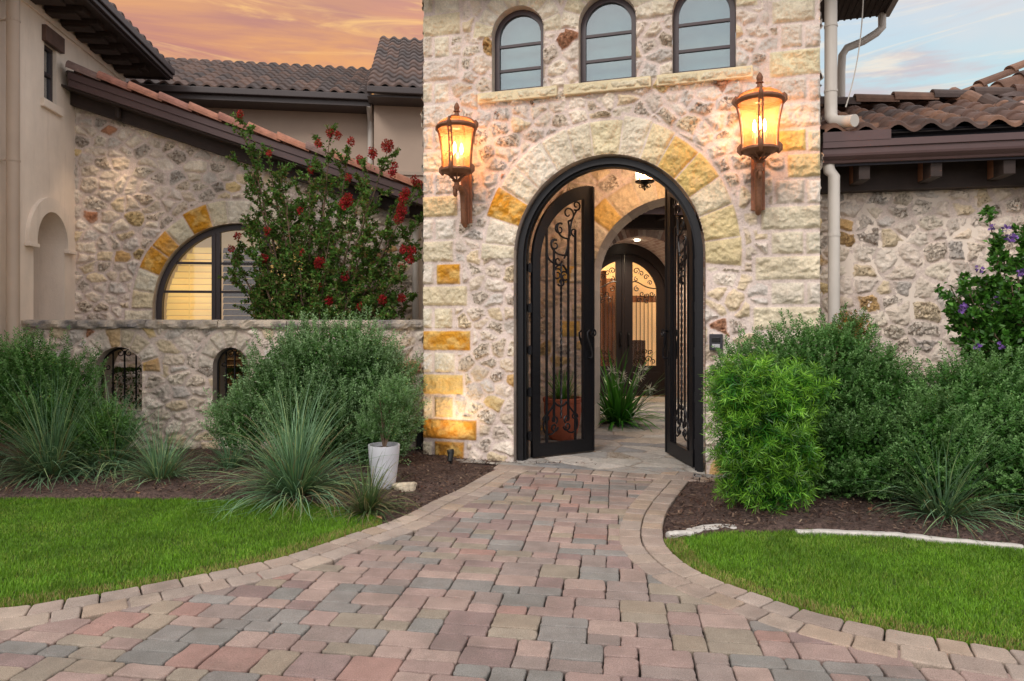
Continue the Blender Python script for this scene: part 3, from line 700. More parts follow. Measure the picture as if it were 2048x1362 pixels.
# jamb returns of the arched openings
m = MB(); reveal(m, GO['cx'], GO['hw'], 0, GO['zs'], GO['rise'], -.03, .38, [(190, 178, 168), (204, 190, 176), (180, 168, 160)], 3); m.build('arch_reveal', mat_vcol('reveal_stone', .9, .2, .6, 40), tower)
RV = bpy.data.materials['reveal_stone']
for i, (c, h) in enumerate(WIN):
    m = MB(); reveal(m, c, h, WZ0, WZS, h, -.025, .14, [(196, 184, 172), (206, 194, 180)], 5+i, n=20); m.add([(c-h, -.02, WZ0), (c+h, -.02, WZ0), (c+h, .14, WZ0), (c-h, .14, WZ0)], [(0, 1, 2, 3)], s2l((200, 186, 170))); m.build('window_reveal', RV, tower)
    fm = MB(); A = arch(c, h-.004, WZ0, WZS, h-.004, 24); B = arch(c, h-.055, WZ0+.05, WZS, h-.055, 24); fm.ring(A, B, .075, .125); fm.box(c-h+.004, c+h-.004, .075, .125, WZ0, WZ0+.052)
    for z in (WZ0+.24, WZ0+.50): fm.box(c-h+.05, c+h-.05, .085, .118, z, z+.028)
    fo = fm.build('window_frame', simple('window_paint', (66, 54, 58), .45, 0, .08), tower)
    g = MB(); P = arch(c, h-.05, WZ0+.045, WZS, h-.05, 24); g.plate(P, .100, .104); g.build('window_pane', GLASS, fo)
    g = MB(); P = arch(c, h-.03, WZ0+.03, WZS, h-.03, 24); g.plate(P, .20, .21); g.build('curtain', CURT, fo)
    s_ = MB(); k = -.05
    w1 = h+.12+.03; cut = c+random.uniform(-.05, .08)
    o = masonry('window_sill', c-w1, c+w1, WZ0-.115, WZ0-.004, .0085, tower, quoins=[(c-w1, cut-.002, WZ0-.112, WZ0-.008, (222, 208, 168), 0.), (cut+.002, c+w1, WZ0-.112, WZ0-.008, (224, 212, 178), 0.)], seed=60+i, hstone=.03, y0=-.04)
    s_.box(c-w1, c+w1, -.06, .12, WZ0-.112, WZ0-.004, .008, s2l((220, 206, 172))); s_.build('sill_block', RV, o)
# small drain holes under the sills
for px, py in ((1065, 207), (1430, 167)):
    m = MB(); x, z = TW.at(px, py); m.tube([(x, -.052, z), (x, -.02, z)], .018, 10); m.build('weep_pipe', simple('weep', (92, 72, 54), .8), tower)
# inner room: side walls, ceiling, back wall with its own arch
A2 = dict(cx=.612, hw=1.06, zs=2.05, rise=1.06)
m = MB(); m.box(-1.58, 1.72, .38, 2.14, 3.86, 3.9); m.build('ceiling', simple('room_ceiling', (150, 120, 92), .8), tower)
Q2 = [(-.56, -.44, 1.98, 2.14, (208, 148, 60)), (-.95, -.68, 2.02, 2.26, OC2), (-.90, -.62, 1.30, 1.52, OC2), (-.74, -.5, 1.54, 1.75, CR()), (-.72, -.5, .9, 1.1, LI()), (-.8, -.5, .45, .66, CR())]
bw = masonry('back_stone_wall', -1.59, 1.73, -.02, 3.88, .016, tower, [(A2['cx'], A2['hw'], -1, A2['zs'], A2['rise'])], Q2, [(A2['cx'], A2['zs'], A2['hw'], A2['rise'], .34, vcells(0, math.pi+.1, 13, CREAM, 8, {9: OC2, 8: (226, 206, 170), 6: (224, 202, 160)}))], cw=.24, ch=.17, seed=15, y0=2.14)
m = MB(); reveal(m, A2['cx'], A2['hw'], 0, A2['zs'], A2['rise'], 2.115, 2.69, [(196, 186, 176), (180, 170, 162), (206, 196, 184)], 9); m.build('arch_reveal', RV, tower)
bk = masonry('back_stone_wall', -2.04, 1.95, -.02, 5.3, .03, tower, [(-A2['cx'], A2['hw'], -1, A2['zs'], A2['rise'])], seed=16); bk.location = (0, 2.69, 0); bk.rotation_euler = (0, 0, math.pi)
ib = masonry('inner_wall', -1.73, 1.59, -.02, 3.88, .03, tower, [(-GO['cx'], GO['hw'], -1, GO['zs'], GO['rise'])], seed=19); ib.location = (0, .38, 0); ib.rotation_euler = (0, 0, math.pi)
il = masonry('inner_wall', 0, 1.76, -.02, 3.88, .02, tower, seed=17); il.location = (-1.59, .38, 0); il.rotation_euler = (0, 0, R(90))
ir = masonry('inner_wall', 0, 1.76, -.02, 3.88, .02, tower, seed=18); ir.location = (1.73, 2.14, 0); ir.rotation_euler = (0, 0, R(-90))
# ---- roof tiles
TC = [(76, 60, 54), (66, 53, 49), (88, 68, 60), (94, 72, 62), (60, 50, 48), (80, 62, 55), (72, 62, 60)]
def tiles(mb, T, x0, x1, run, pitch, pw=.235, cl=.33, keep=None, amp=.042, cols=TC, sag=.0):
    """T maps local (x along the eave, y up the plan, z) to parent space; run = plan length"""
    sl = math.hypot(1, pitch); nc = int(math.ceil(run*sl/cl)); ni = int(round((x1-x0)/pw)); pw = (x1-x0)/ni; kk = 10
    prof = []
    for k in range(kk+1):
        t = k/kk; prof.append((t*pw, amp*(math.sin(math.pi*t/.62) if t < .62 else -.38*math.sin(math.pi*(t-.62)/.38))))
    for j in range(nc):
        for i in range(ni):
            if not keep or keep(x0+(i+.5)*pw, (j*cl+cl/2)/sl): mb.add([T(x0+(i+a_)*pw, (j+b_)*cl/sl, (j+b_)*cl/sl*pitch-.022) for a_, b_ in ((0, -.02), (1, -.02), (1, 1), (0, 1))], [(0, 1, 2, 3)], (.02, .016, .015))
            cxm = x0+(i+.5)*pw; s0 = j*cl; s1 = s0+cl*1.08; 
            if keep and not keep(cxm, (s0+cl/2)/sl): continue
            c = s2l(random.choice(cols)); c = jit(c, .8, 1.2); jx = random.uniform(-.004, .004); V = []; dz = random.uniform(-.003, .003)
            for s_, lift in ((s0, .0), (s0, .034), (s0+.015, .042), (s1, .006)):
                for (px_, h) in prof:
                    y = s_/sl; z = y*pitch+h+lift+dz; V.append(T(x0+i*pw+px_+jx, y, z+.0))
            n_ = kk+1; mb.add(V, [(r*n_+k, r*n_+k+1, (r+1)*n_+k+1, (r+1)*n_+k) for r in range(3) for k in range(kk)], c)
def caps(mb, p0, p1, r=.10, L=.36, cols=TC, up=(0, 0, 1), k=8, open_=200):
    p0 = Vector(p0); p1 = Vector(p1); d = (p1-p0); n = max(1, int(round(d.length/L))); dd = d.normalized(); side = dd.cross(Vector(up)).normalized(); u = side.cross(dd).normalized()
    for i in range(n):
        a = p0+d*(i/n); b = p0+d*((i+1.12)/n); c = s2l(random.choice(cols)); c = jit(c, .85, 1.2); V = []
        for (q, rr, lift) in ((a, r*.82, .022), (a, r, .03), (b, r*.88, 0.0), (b, r*.75, -.008)):
            for j in range(k+1):
                t = R(-(open_-180)/2)+R(open_)*j/k; V.append(q+side*(rr*math.cos(t))+u*(rr*math.sin(t)+lift))
        mb.add(V, [(s_*(k+1)+j, s_*(k+1)+j+1, (s_+1)*(k+1)+j+1, (s_+1)*(k+1)+j) for s_ in range(3) for j in range(k)], c)
# tower eave, roof and spouts
m = MB(); m.box(-2.05, 3.02, -.45, 2.15, 5.14, 5.2); 
ev = m.build('eave', DARKW, tower)
m = MB()
for i in range(14): m.box(2.1+.07*i, 2.12+.07*i, -.44, 2.14, 5.125, 5.139)
m.build('soffit_board', simple('soffit_batten', (40, 31, 28), .8), ev)
m = MB(); tiles(m, lambda x, y, z: (x, y-.45, z+5.25), -2.1, 3.05, 1.35, .4); tiles(m, lambda x, y, z: (-x+.9, 2.2-y, z+5.25), -2.1, 3.05, 1.35, .4); m.build('tile_roof', TILE, tower)
m = MB(); m.box(3.02, 3.10, -.5, 2.2, 5.13, 5.24, .01); m.box(-2.1, 3.10, -.53, -.45, 5.13, 5.24, .01); m.build('gutter', simple('pale_gutter', (150, 144, 142), .5), tower)
m = MB(); m.tube([TW_ for TW_ in [(2.19, .33, 5.13), (2.19, .33, 3.6), (2.19, .32, 3.48), (2.22, .27, 3.42), (2.29, .18, 3.385), (2.36, .1, 3.37)]], .058, 14); d1 = m.build('downspout', SPOUT, tower, smooth=True)
for z in (4.35, 3.72): m = MB(); m.tube([(2.19, .33, z), (2.19, .33, z+.02)], .063, 14); m.build('pipe_clip', SPOUT, d1)
m = MB(); m.tube([(3.0, 2.1, 5.14), (3.0, 2.1, 4.98), (2.94, 2.1, 4.92), (2.80, 2.1, 4.84), (2.62, 2.1, 4.78), (2.57, 2.1, 4.70), (2.56, 2.1, 4.5), (2.56, 2.1, 3.7)], .045, 12); m.build('downspout', SPOUT, tower, smooth=True)
m = MB(); m.tube(bez((2.50, .5, 5.13), (2.53, .55, 4.6), (2.5, .55, 4.1), (2.34, .45, 3.6), 16), .006, 5); m.build('cable', SPOUT, tower)
m = MB(); m.tube([(2.16, .28, 3.02), (2.17, .28, 2.95), (2.21, .28, 2.9), (2.21, .28, 1.9), (2.21, .28, .05)], .053, 14); d2 = m.build('downspout', SPOUT, tower, smooth=True)
m = MB(); m.tube([(2.21, .28, 2.32), (2.21, .28, 2.35)], .058, 14); m.build('pipe_clip', SPOUT, d2)

# ================================================================ ARCHED IRON GATE
gate = thing('iron_gate', 'tall arched black wrought iron double gate standing open in the stone tower', 'gate', (*TW.o, 0), TH)
m = MB(); A = arch(.06, .945, .03, 2.17, 1.0, 40); B = arch(.06, .885, .03, 2.17, .94, 40); m.ring(A, B, .05, .16)
A = arch(.06, .91, .03, 2.17, .965, 40); B = arch(.06, .865, .03, 2.17, .92, 40); m.ring(A, B, .10, .20)
m.build('gate_frame', IRON, gate)
def to3(P, y=0.0): return [(x, y, z) for x, z in P]
def make_leaf(sgn):
    W_ = .80; H0, HT = 2.14, 3.03; s = sgn; n = 20
    def top(x, W_, off): t = 1-min(1, max(0, x/W_)); return H0+(HT-H0-off)*math.sqrt(max(0, 1-t*t))
    xs = [W_*(1-math.cos(math.pi/2*i/n)) for i in range(n+1)]
    A = [(0, .05)]+[(x, top(x, W_, 0)) for x in xs]+[(W_, .05)]
    xi = [.095+(W_-.13-.095)*(1-math.cos(math.pi/2*i/n)) for i in range(n+1)]
    def ti(x):
        t = 1-min(1, max(0, (x-.095)/(W_-.095+.03))); return H0+(HT-.14-H0)*math.sqrt(max(0, 1-t*t))
    B = [(.095, .19)]+[(x, ti(x)) for x in xi]+[(W_-.13, .19)]
    f = MB(); f.ring([(s*a, b) for a, b in A], [(s*a, b) for a, b in B], -.025, .025); f.box(min(0, s*W_), max(0, s*W_), -.0248, .0248, .05, .19)
    xa, xb = sorted((s*(W_-.012), s*(W_+.012))); f.box(xa, xb, -.034, .034, .05, HT-.01)
    leaf = f.build('gate_leaf', IRON, gate)
    bars = [.19, .285, .38, .475, .57]
    b = MB()
    for i, x in enumerate(bars):
        zt = [ti(x), 2.30, 2.14, 2.42, ti(x)-.32][i]
        if i != 2: b.box(min(s*x-.012, s*x+.012), max(s*x-.012, s*x+.012), -.0085, .0085, .19 if i in (0, 4) else .42, zt)
        else:
            P = [(s*x+.007*math.cos(q*.9), .007*math.sin(q*.9), .44+q*(zt-.44)/90) for q in range(91)]; b.tube(P, .008, 5)
            P = [(s*x-.007*math.cos(q*.9), -.007*math.sin(q*.9), .44+q*(zt-.44)/90) for q in range(91)]; b.tube(P, .008, 5)
    b.build('bars', IRON, leaf)
    w_ = MB(); r = .0115
    def sp(cx, cz, r0, r1, a, t, n=22): w_.tube([(s*x, 0, z) for x, z in spiral(cx, cz, r0, r1, R(a), t, n)], [r*(1-.3*i/n) for i in range(n+1)], 5)
    def bz(*p): w_.tube([(s*x, 0, z) for x, z in bez(*p)], r, 5)
    # crown of scrolls climbing under the arch
    sp(.475, 2.70, .085, .02, -90, 1.15); sp(.585, 2.80, .06, .018, -120, 1.1); sp(.555, 2.50, .045, .014, -90, -1.05)
    bz((.475, 2.615), (.50, 2.5), (.49, 2.35), (.42, 2.20)); bz((.585, 2.74), (.53, 2.66), (.50, 2.6), (.50, 2.45))
    sp(.36, 2.52, .07, .018, 60, 1.1); bz((.395, 2.58), (.30, 2.62), (.30, 2.42), (.47, 2.42))
    sp(.30, 2.34, .06, .018, 70, 1.1); bz((.32, 2.40), (.20, 2.44), (.22, 2.2), (.46, 2.24))
    bz((.20, 2.30), (.17, 2.18), (.27, 2.12), (.42, 2.12)); sp(.34, 2.17, .05, .015, 0, -1.0)
    sp(.33, 2.02, .07, .02, 40, 1.2); sp(.43, 2.00, .06, .018, 140, -1.2); sp(.38, 1.94, .05, .015, -150, 1.0); bz((.30, 2.08), (.36, 2.16), (.42, 2.14), (.46, 2.05)); w_.build('scrollwork', IRON, leaf); w_ = MB()
    # lyre scrolls above the bottom rail
    for cx in (.235, .515):
        q = 1 if cx < .35 else -1
        sp(cx, .355, .085, .075, 180 if q > 0 else 0, .5*q, 14); sp(cx+q*.055, .43, .045, .014, -60 if q > 0 else 240, 1.1*q); bz((cx-q*.085, .355), (cx-q*.09, .48), (cx+q*.01, .52), (cx+q*.06, .62)); sp(cx-q*.045, .45, .042, .012, 200 if q > 0 else -20, -1.1*q)
        sp(cx+q*.055, .35, .05, .015, 0 if q > 0 else 180, -1.2*q)
    bz((.30, .62), (.34, .56), (.41, .56), (.45, .62)); w_.build('scrollwork', IRON, leaf)
    for yy in (-1, 1):
        h = MB(); x = s*(W_-.07); y = yy*.075
        P = [(x, yy*.03, 1.40)]+[(x+s*a, y, z) for a, z in [(-.02, 1.405), (-.05, 1.38), (-.045, 1.33), (-.015, 1.25), (.015, 1.17), (.02, 1.12), (.0, 1.10)]]+[(x, yy*.03, 1.10)]
        P = [Vector(p) for p in P]; h.tube(P, [.010, .011, .012, .013, .014, .013, .012, .011, .010], 7)
        h.tube([(x, y+.00, z) for x, z in spiral(x+s*.03, 1.375, .045, .014, R(90), -1.15*s)], .009, 6)
        h.box(x-.022, x+.022, min(yy*.026, yy*.032), max(yy*.026, yy*.032), 1.02, 1.18); h.build('handle', IRON, leaf, smooth=True)
    for z in (.28, .75, 1.2, 1.65, 2.08): h = MB(); h.tube([(-s*.02, 0, z-.05), (-s*.02, 0, z+.05)], .017, 8); h.box(min(-s*.05, 0), max(-s*.05, 0), -.012, .012, z-.04, z+.04); h.build('hinge', IRON, leaf)
    return leaf
l1 = make_leaf(1); l1.location = (-.765, .18, 0); l1.rotation_euler = (0, 0, R(47)); l1['label'] = 'left leaf of the gate, swung half open inward'
l2 = make_leaf(-1); l2.location = (.925, .18, 0); l2.rotation_euler = (0, 0, R(-67)); l2['label'] = 'right leaf of the gate, swung wide open and seen nearly edge-on'

# ================================================================ LANTERNS
def lantern(name, label, loc, rz, group=None, energy=9):
    t = thing(name, label, 'lantern', loc, rz, group)   # origin on the wall at the foot of the back plate; y < 0 comes forward
    m = MB(); m.box(-.062, .062, -.03, .0, .05, .58, .006); m.box(-.035, .035, -.045, -.028, .04, .56, .006); bp = m.build('back_plate', simple('lamp_backplate', (140, 92, 66), .6, .2, .2, 30, .3), t)
    LY = -.30
    m = MB(); P = bez((0, -.05, .02), (0, -.11, .02), (0, -.10, .22), (0, -.12, .33), 10)+bez((0, -.12, .33), (0, -.15, .42), (0, -.30, .40), (0, -.345, .34), 10)[1:]
    m.tube(P, [.026+.006*math.sin(i/20*3.1) for i in range(len(P))], 10); m.tube([(0, y, z) for y, z in spiral(-.335, .315, .035, .012, R(90), .95)], .016, 8)
    m.tube([(0, y, z) for y, z in spiral(-.055, .045, .035, .012, R(-90), -.9)], .016, 8); m.lathe([(.0, .36), (.04, .365), (.045, .385), (.03, .40), (.022, .43), (.05, .45), (.0, .455)], 0, LY, 0, 14); m.build('bracket', RUST, t, smooth=True)
    m = MB()
    def prof(z): # radius of the flared body, z 0..1
        return .140+.050*z**2.4-.004*math.sin(math.pi*z)
    z0, z1 = .545, .985
    for k in range(8):
        a = math.pi*(k+.5)/4; ca, sa = math.cos(a), math.sin(a); m.tube([(r_*ca, LY+r_*sa, z) for r_, z in [(.02, .455), (.045, .47), (.075, .50), (.12, .53)]], .008, 6)
    m.lathe([(.0, .49), (.10, .512), (.155, .532), (.165, .545), (.16, .565), (.140, .575), (.13, .58)], 0, LY, 0, 28)
    m.lathe([(.192, .965), (.205, .972), (.214, .99), (.205, 1.008), (.188, 1.014), (.18, 1.0)], 0, LY, 0, 28)
    m.lathe([(.012, 1.10), (.06, 1.098), (.05, 1.105), (.028, 1.115), (.02, 1.15), (.034, 1.155), (.034, 1.163), (.022, 1.17), (.028, 1.19), (.03, 1.205), (.018, 1.235), (.0, 1.255)], 0, LY, 0, 14)
    for k in range(4):
        a = k*math.pi/2; 
        ca, sa = math.cos(a), math.sin(a)
        for off in (-.017, .017):
            P = [((prof(q/10)+.016)*ca-off*sa, LY+(prof(q/10)+.016)*sa+off*ca, z0+(z1-z0)*q/10) for q in range(11)]; m.tube(P, .0075, 6)
        for q in range(24): # lattice
            ph = q/24; za = z0+(z1-z0)*ph; zb = z0+(z1-z0)*(ph+1/24); oa, ob = .014*math.sin(ph*math.pi*6), .014*math.sin((ph+1/24)*math.pi*6)
            for sg in (-1, 1): m.tube([((prof(ph)+.018)*ca-sg*oa*sa, LY+(prof(ph)+.018)*sa+sg*oa*ca, za), ((prof(ph+1/24)+.018)*ca-sg*ob*sa, LY+(prof(ph+1/24)+.018)*sa+sg*ob*ca, zb)], .0035, 4)
        for zc, rr in ((.56, .172), (1.0, .212)):
            m.tube([((rr-.02)*ca, LY+(rr-.02)*sa, zc-.045), ((rr+.004)*ca, LY+(rr+.004)*sa, zc-.01), ((rr+.006)*ca, LY+(rr+.006)*sa, zc+.02), ((rr-.012)*ca, LY+(rr-.012)*sa, zc+.05)], [.014, .021, .019, .012], 7)
        P = [((.2*math.cos(q))*ca, LY+(.2*math.cos(q))*sa, 1.01+.095*math.sin(q)) for q in [math.pi/2*i/8*.95 for i in range(9)]]; m.tube(P, .008, 6)
    m.build('lamp_cage', RUST, t, smooth=True)
    m = MB(); m.lathe([(prof(q/12), z0+.03+(z1-z0-.03)*q/12) for q in range(13)], 0, LY, 0, 32); g = m.build('lamp_glass', LAMPG, t, smooth=True)
    m = MB(); m.lathe([(.196*math.cos(q), 1.005+.09*math.sin(q)) for q in [math.pi/2*i/7 for i in range(8)]], 0, LY, 0, 32); m.build('lamp_dome', LAMPG, t, smooth=True)
    for k in range(3):
        a = 2*math.pi*k/3+.5; x, y = .05*math.cos(a), LY+.05*math.sin(a)
        m = MB(); m.lathe([(.0, .56), (.017, .56), (.015, .60), (.013, .62), (.013, .72), (0, .72)], x, y, 0, 8); cd = m.build('candle', simple('candle_sleeve', (190, 180, 170), .6), t)
        m = MB(); m.lathe([(.004, .72), (.015, .745), (.018, .77), (.012, .81), (.0, .84)], x, y, 0, 10); m.build('bulb', mat_emit('bulb', (1, .62, .24), 55) if 'bulb' not in bpy.data.materials else bpy.data.materials['bulb'], cd, smooth=True)
    pl = bpy.data.lights.new('lamp_light', 'POINT'); pl.energy = energy; pl.color = (1, .56, .29); pl.shadow_soft_size = .05
    lo = bpy.data.objects.new('lamp_light', pl); link(lo, t); lo.location = (0, LY, .80); return t
for px, lab in ((937, 'smaller-looking bronze wall lantern glowing left of the gate arch'), (1515, 'bronze wall lantern glowing right of the gate, beside the right quoins')):
    s_ = TW.sx(px); wx_, wy_, _ = TW.world(s_, -.045); lantern('wall_lantern', lab, (wx_, wy_, 2.50), TH, 'bronze wall lanterns on the tower')
# hanging lantern inside the tower
hx, hy, _ = TW.world(.33, 1.15); hl = thing('hanging_lantern', 'small black iron lantern hanging inside the tower behind the arch', 'lantern', (hx, hy, 3.12), TH)
m = MB(); m.tube([(0, 0, .30), (0, 0, .76)], .006, 6); m.build('chain', IRON, hl)
m = MB(); m.lathe([(0, -.10), (.008, -.09), (.016, -.075), (.006, -.06), (.01, -.03), (.04, -.015), (.05, .0), (.105, .0), (.115, .012), (.105, .022), (.09, .022)], 0, 0, 0, 16)
m.lathe([(.115, .24), (.12, .25), (.06, .29), (.02, .31), (0, .33)], 0, 0, 0, 16)
for k in range(6):
    a = k*math.pi/3; m.tube([(.1*math.cos(a), .1*math.sin(a), .01), (.115*math.cos(a), .115*math.sin(a), .245)], .006, 5); m.tube([(x*math.cos(a), x*math.sin(a), z) for x, z in spiral(.05, -.04, .03, .01, R(90), 1.0, 12)], .005, 5)
m.build('lamp_cage', IRON, hl)
m = MB(); m.lathe([(.085, .02), (.1, .24)], 0, 0, 0, 16); m.build('lamp_glass', LAMPG, hl)
m = MB(); m.lathe([(.0, .06), (.014, .09), (.014, .13), (0, .16)], 0, 0, 0, 8); m.build('bulb', bpy.data.materials['bulb'], hl)
pl = bpy.data.lights.new('lamp_light', 'POINT'); pl.energy = 58; pl.color = (1, .86, .74); pl.shadow_soft_size = .08; lo = bpy.data.objects.new('lamp_light', pl); link(lo, hl); lo.location = (0, 0, .12)
# intercom
x, z = TW.at(1432, 684); ic = thing('intercom', 'small dark square intercom box on the stone right of the gate', 'intercom', TW.world(x, -.03, z), TH)
m = MB(); m.box(-.062, .062, -.035, .03, -.078, .078, .006); m.build('housing', simple('grey_metal', (62, 62, 68), .45, .5), ic)
m = MB(); m.box(-.04, .04, -.040, -.034, .0, .045, .002); m.build('camera_window', simple('black_plastic', (16, 16, 18), .2), ic)
m = MB(); m.box(-.036, .036, -.040, -.034, -.052, -.018, .002); m.build('name_plate', simple('pale_plate', (176, 176, 180), .5), ic)
# ================================================================ STONE GABLE WING (left)
wing = thing('stone_wing', 'low stone wing with sloping tiled roof edge and big arched shuttered window', 'house', (*GB.o, 0), HA)
wc = GB.sx(478); whw = (GB.sx(646)-GB.sx(310))/2; wzs = GB.z(478, 616); wr = GB.z(478, 447)-wzs
OCH = (206, 146, 44); gx1 = GB.sx(824)
sp_ = {}
vc = vcells(-.05, math.pi+.05, 15, CREAM, 31, {9: OCH, 10: (216, 206, 176), 11: OCH, 12: (206, 150, 56), 13: (214, 208, 186), 14: (222, 206, 168)})
zt0 = GB.z(152, 200); pg = .315
gw = masonry('stone_wall', 0, gx1, 0, 4.5, .0115, wing, [(wc, whw, .35, wzs, wr)], [(wc-whw-.36, wc-whw-.01, wzs-.62+.2*i, wzs-.43+.2*i, CR(), 0.) for i in range(3)]+[(wc+whw+.01, wc+whw+.36, wzs-.62+.2*i, wzs-.43+.2*i, CR(), 0.) for i in range(3)],
    [(wc, wzs, whw, wr, .30, vc)], cw=.205, ch=.135, seed=41, hstone=.028, drop=.1, clip=lambda X, Z: Z < zt0+.05-pg*X, pitp=.55, mortar=(214, 198, 190))
m = MB(); reveal(m, wc, whw, .35, wzs, wr, -.03, .22, [(190, 178, 168), (200, 188, 178)], 33, n=40); m.build('arch_reveal', RV, wing)
FR = simple('window_paint_dark', (58, 50, 54), .45, 0, .08)
f = MB(); A = arch(wc, whw-.005, .35, wzs, wr-.005, 40); B = arch(wc, whw-.075, .35, wzs, wr-.075, 40); f.ring(A, B, .08, .16)
xs = [wc-.32, wc+.32]
for x in xs:
    h = wzs+wr*math.sqrt(1-((x-wc)/whw)**2)-.03; f.box(x-.055, x-.004, .085, .155, .35, h); f.box(x+.004, x+.055, .085, .155, .35, h)
for z in (GB.z(400, 525), GB.z(400, 583)):
    hx_ = whw*math.sqrt(max(0, 1-max(0, (z-wzs)/wr)**2))-.05; f.box(wc-hx_, wc+hx_, .098, .142, z-.016, z+.016)
fr_ = f.build('window_frame', FR, wing)
g = MB(); g.plate(arch(wc, whw-.06, .35, wzs, wr-.06, 40), .118, .122); g.build('window_pane', mat_glass('parlour_glass', (.92, .92, .9), .06), fr_)
# shutters behind the glass; the side ones glow themselves in place of room light
GLOWSH = M_('glow_shutter'); GLOWSH.base(GLOWSH.val(s2l((196, 160, 84)), GLOWSH.noise(2, 3), .9, 1.1)); GLOWSH.set(Roughness=.7)
GLOWSH.b.inputs['Emission Color'].default_value = (.80, .52, .17, 1)
GLOWSH.l(GLOWSH.mr(GLOWSH.noise(1.3, 3), .3, .7, .55, .9), GLOWSH.b.inputs['Emission Strength']); GLOWSH = GLOWSH.m
for k, (xa, xb, top) in enumerate([(wc-whw+.07, xs[0]-.05, 1), (xs[0]+.06, xs[1]-.06, .80), (xs[1]+.05, wc+whw-.07, 1)]):
    s_ = MB(); z = .4; zt = GB.z(400, 500)
    while z < zt-.02:
        hx_ = whw*math.sqrt(max(0, 1-max(0, (z+.07-wzs)/wr)**2))-.09; a, b = max(xa, wc-hx_), min(xb, wc+hx_)
        if b-a > .05:
            s_.add([(a, .19, z), (b, .19, z), (b, .235, z+.078), (a, .235, z+.078)], [(0, 1, 2, 3)])
        z += .085
    if k != 1:
        cx_ = (xa+xb)/2; s_.box(cx_-.006, cx_+.006, .18, .19, .4, zt-.1, col=(.1, .08, .05))
    o = s_.build('shutter', GLOWSH if k != 1 else simple('brown_room', (112, 80, 50), .8, 0, .3, 3), fr_)
m = MB(); m.box(wc-whw-.1, wc+whw+.1, .5, .52, .2, 3.6); m.build('room_wall', mat_emit('room_glow', (.62, .44, .22), .30), wing)  # wall glows by itself, standing in for lamplight in the room
# roof slab with fascia, beam and barrel rake tiles
xL = GB.sx(137, -.4); zF = GB.z(137, 144, -.4)
def sl(mb, x0, x1, za, y0, y1, th, col=None):
    V = [(x, y, za-pg*(x-xL)-t) for x in (x0, x1) for y in (y0, y1) for t in (0, th)]
    mb.add(V, [(0, 1, 3, 2), (4, 6, 7, 5), (0, 4, 5, 1), (2, 3, 7, 6), (0, 2, 6, 4), (1, 5, 7, 3)], col)
xR = GB.sx(862, -.4)
m = MB(); sl(m, xL, xR, zF, -.42, -.38, .085); sl(m, xL, xR, zF-.075, -.40, -.36, .10); m.build('rake_board', FASCIA, wing)
m = MB(); sl(m, 0, xR-.2, zF-.17, -.36, -.02, .03); sl(m, 0, xR-.1, zF-.16, -.14, -.05, .20); sl(m, xL, xR, zF-.005, -.37, 2.4, .04); 
for x in (xR-.35, xR-.75): m.box(x-.06, x+.06, -.36, .05, zF-pg*(x-xL)-.38, zF-pg*(x-xL)-.20)
m.build('rake_beam', DARKW, wing)
m = MB(); 
for i in range(int((xR-xL)/.36)+1):
    x = xL+.36*i; c = s2l(random.choice([(166, 116, 96), (150, 104, 90), (128, 106, 100), (172, 120, 98), (158, 112, 98)])); V = []
    for q, rr, lf in ((0, .100, .018), (0, .118, .026), (.40, .100, .0)):
        for j in range(11):
            t = math.pi*(1-j/10); V.append((x+q, -.36-rr*math.cos(t), zF+.01-pg*(x+q-xL)+rr*math.sin(t)+lf))
        V.append((x+q, -.36-.118, zF-.05-pg*(x+q-xL))) if 0 else None
    V = [v for v in V if v]; m.add(V, [(r*11+j, r*11+j+1, r*11+12+j, r*11+11+j) for r in range(2) for j in range(10)], c)
m.build('rake_tiles', mat_vcol('rake_tile', .75, .25, .4, 40, .25), wing)
m = MB(); tiles(m, lambda x, y, z: (xR-y, x, zF-pg*(xR-xL)+z+.0), -.25, 2.3, xR-xL, pg); m.build('tile_roof', TILE, wing)
m = MB(); x = gx1+.02; m.tube([(x+.05, -.05, GB.z(824, 455)), (x+.03, -.05, GB.z(824, 470)), (x+.03, -.05, .1)], .045, 10); m.build('downspout', SPOUT, wing, smooth=True)
m = MB(); m.box(gx1-.02, gx1+.9, .02, .2, 0, 3.1); m.build('plain_wall', STUCCO, wing)
# spot light shining down the wall from the roof edge
def spot(parent, loc, target, e, ang, col=(1, .72, .46), blend=.9, size=.04):
    l = bpy.data.lights.new('spot_light', 'SPOT'); l.energy = e; l.spot_size = R(ang); l.spot_blend = blend; l.color = col; l.shadow_soft_size = size
    o = bpy.data.objects.new('spot_light', l); link(o, parent); o.location = loc; o.rotation_euler = (Vector(target)-Vector(loc)).to_track_quat('-Z', 'Y').to_euler(); return o
sx_ = GB.sx(250); spz = zF-pg*(sx_-xL)-.38
m = MB(); m.tube([(sx_, -.2, spz+.22), (sx_, -.2, spz+.04)], .035, 10); m.build('downlight', DARKW, wing)
spot(wing, (sx_-.02, -.42, spz-.02), (sx_-.20, .0, 2.25), 20, 75, size=.12)

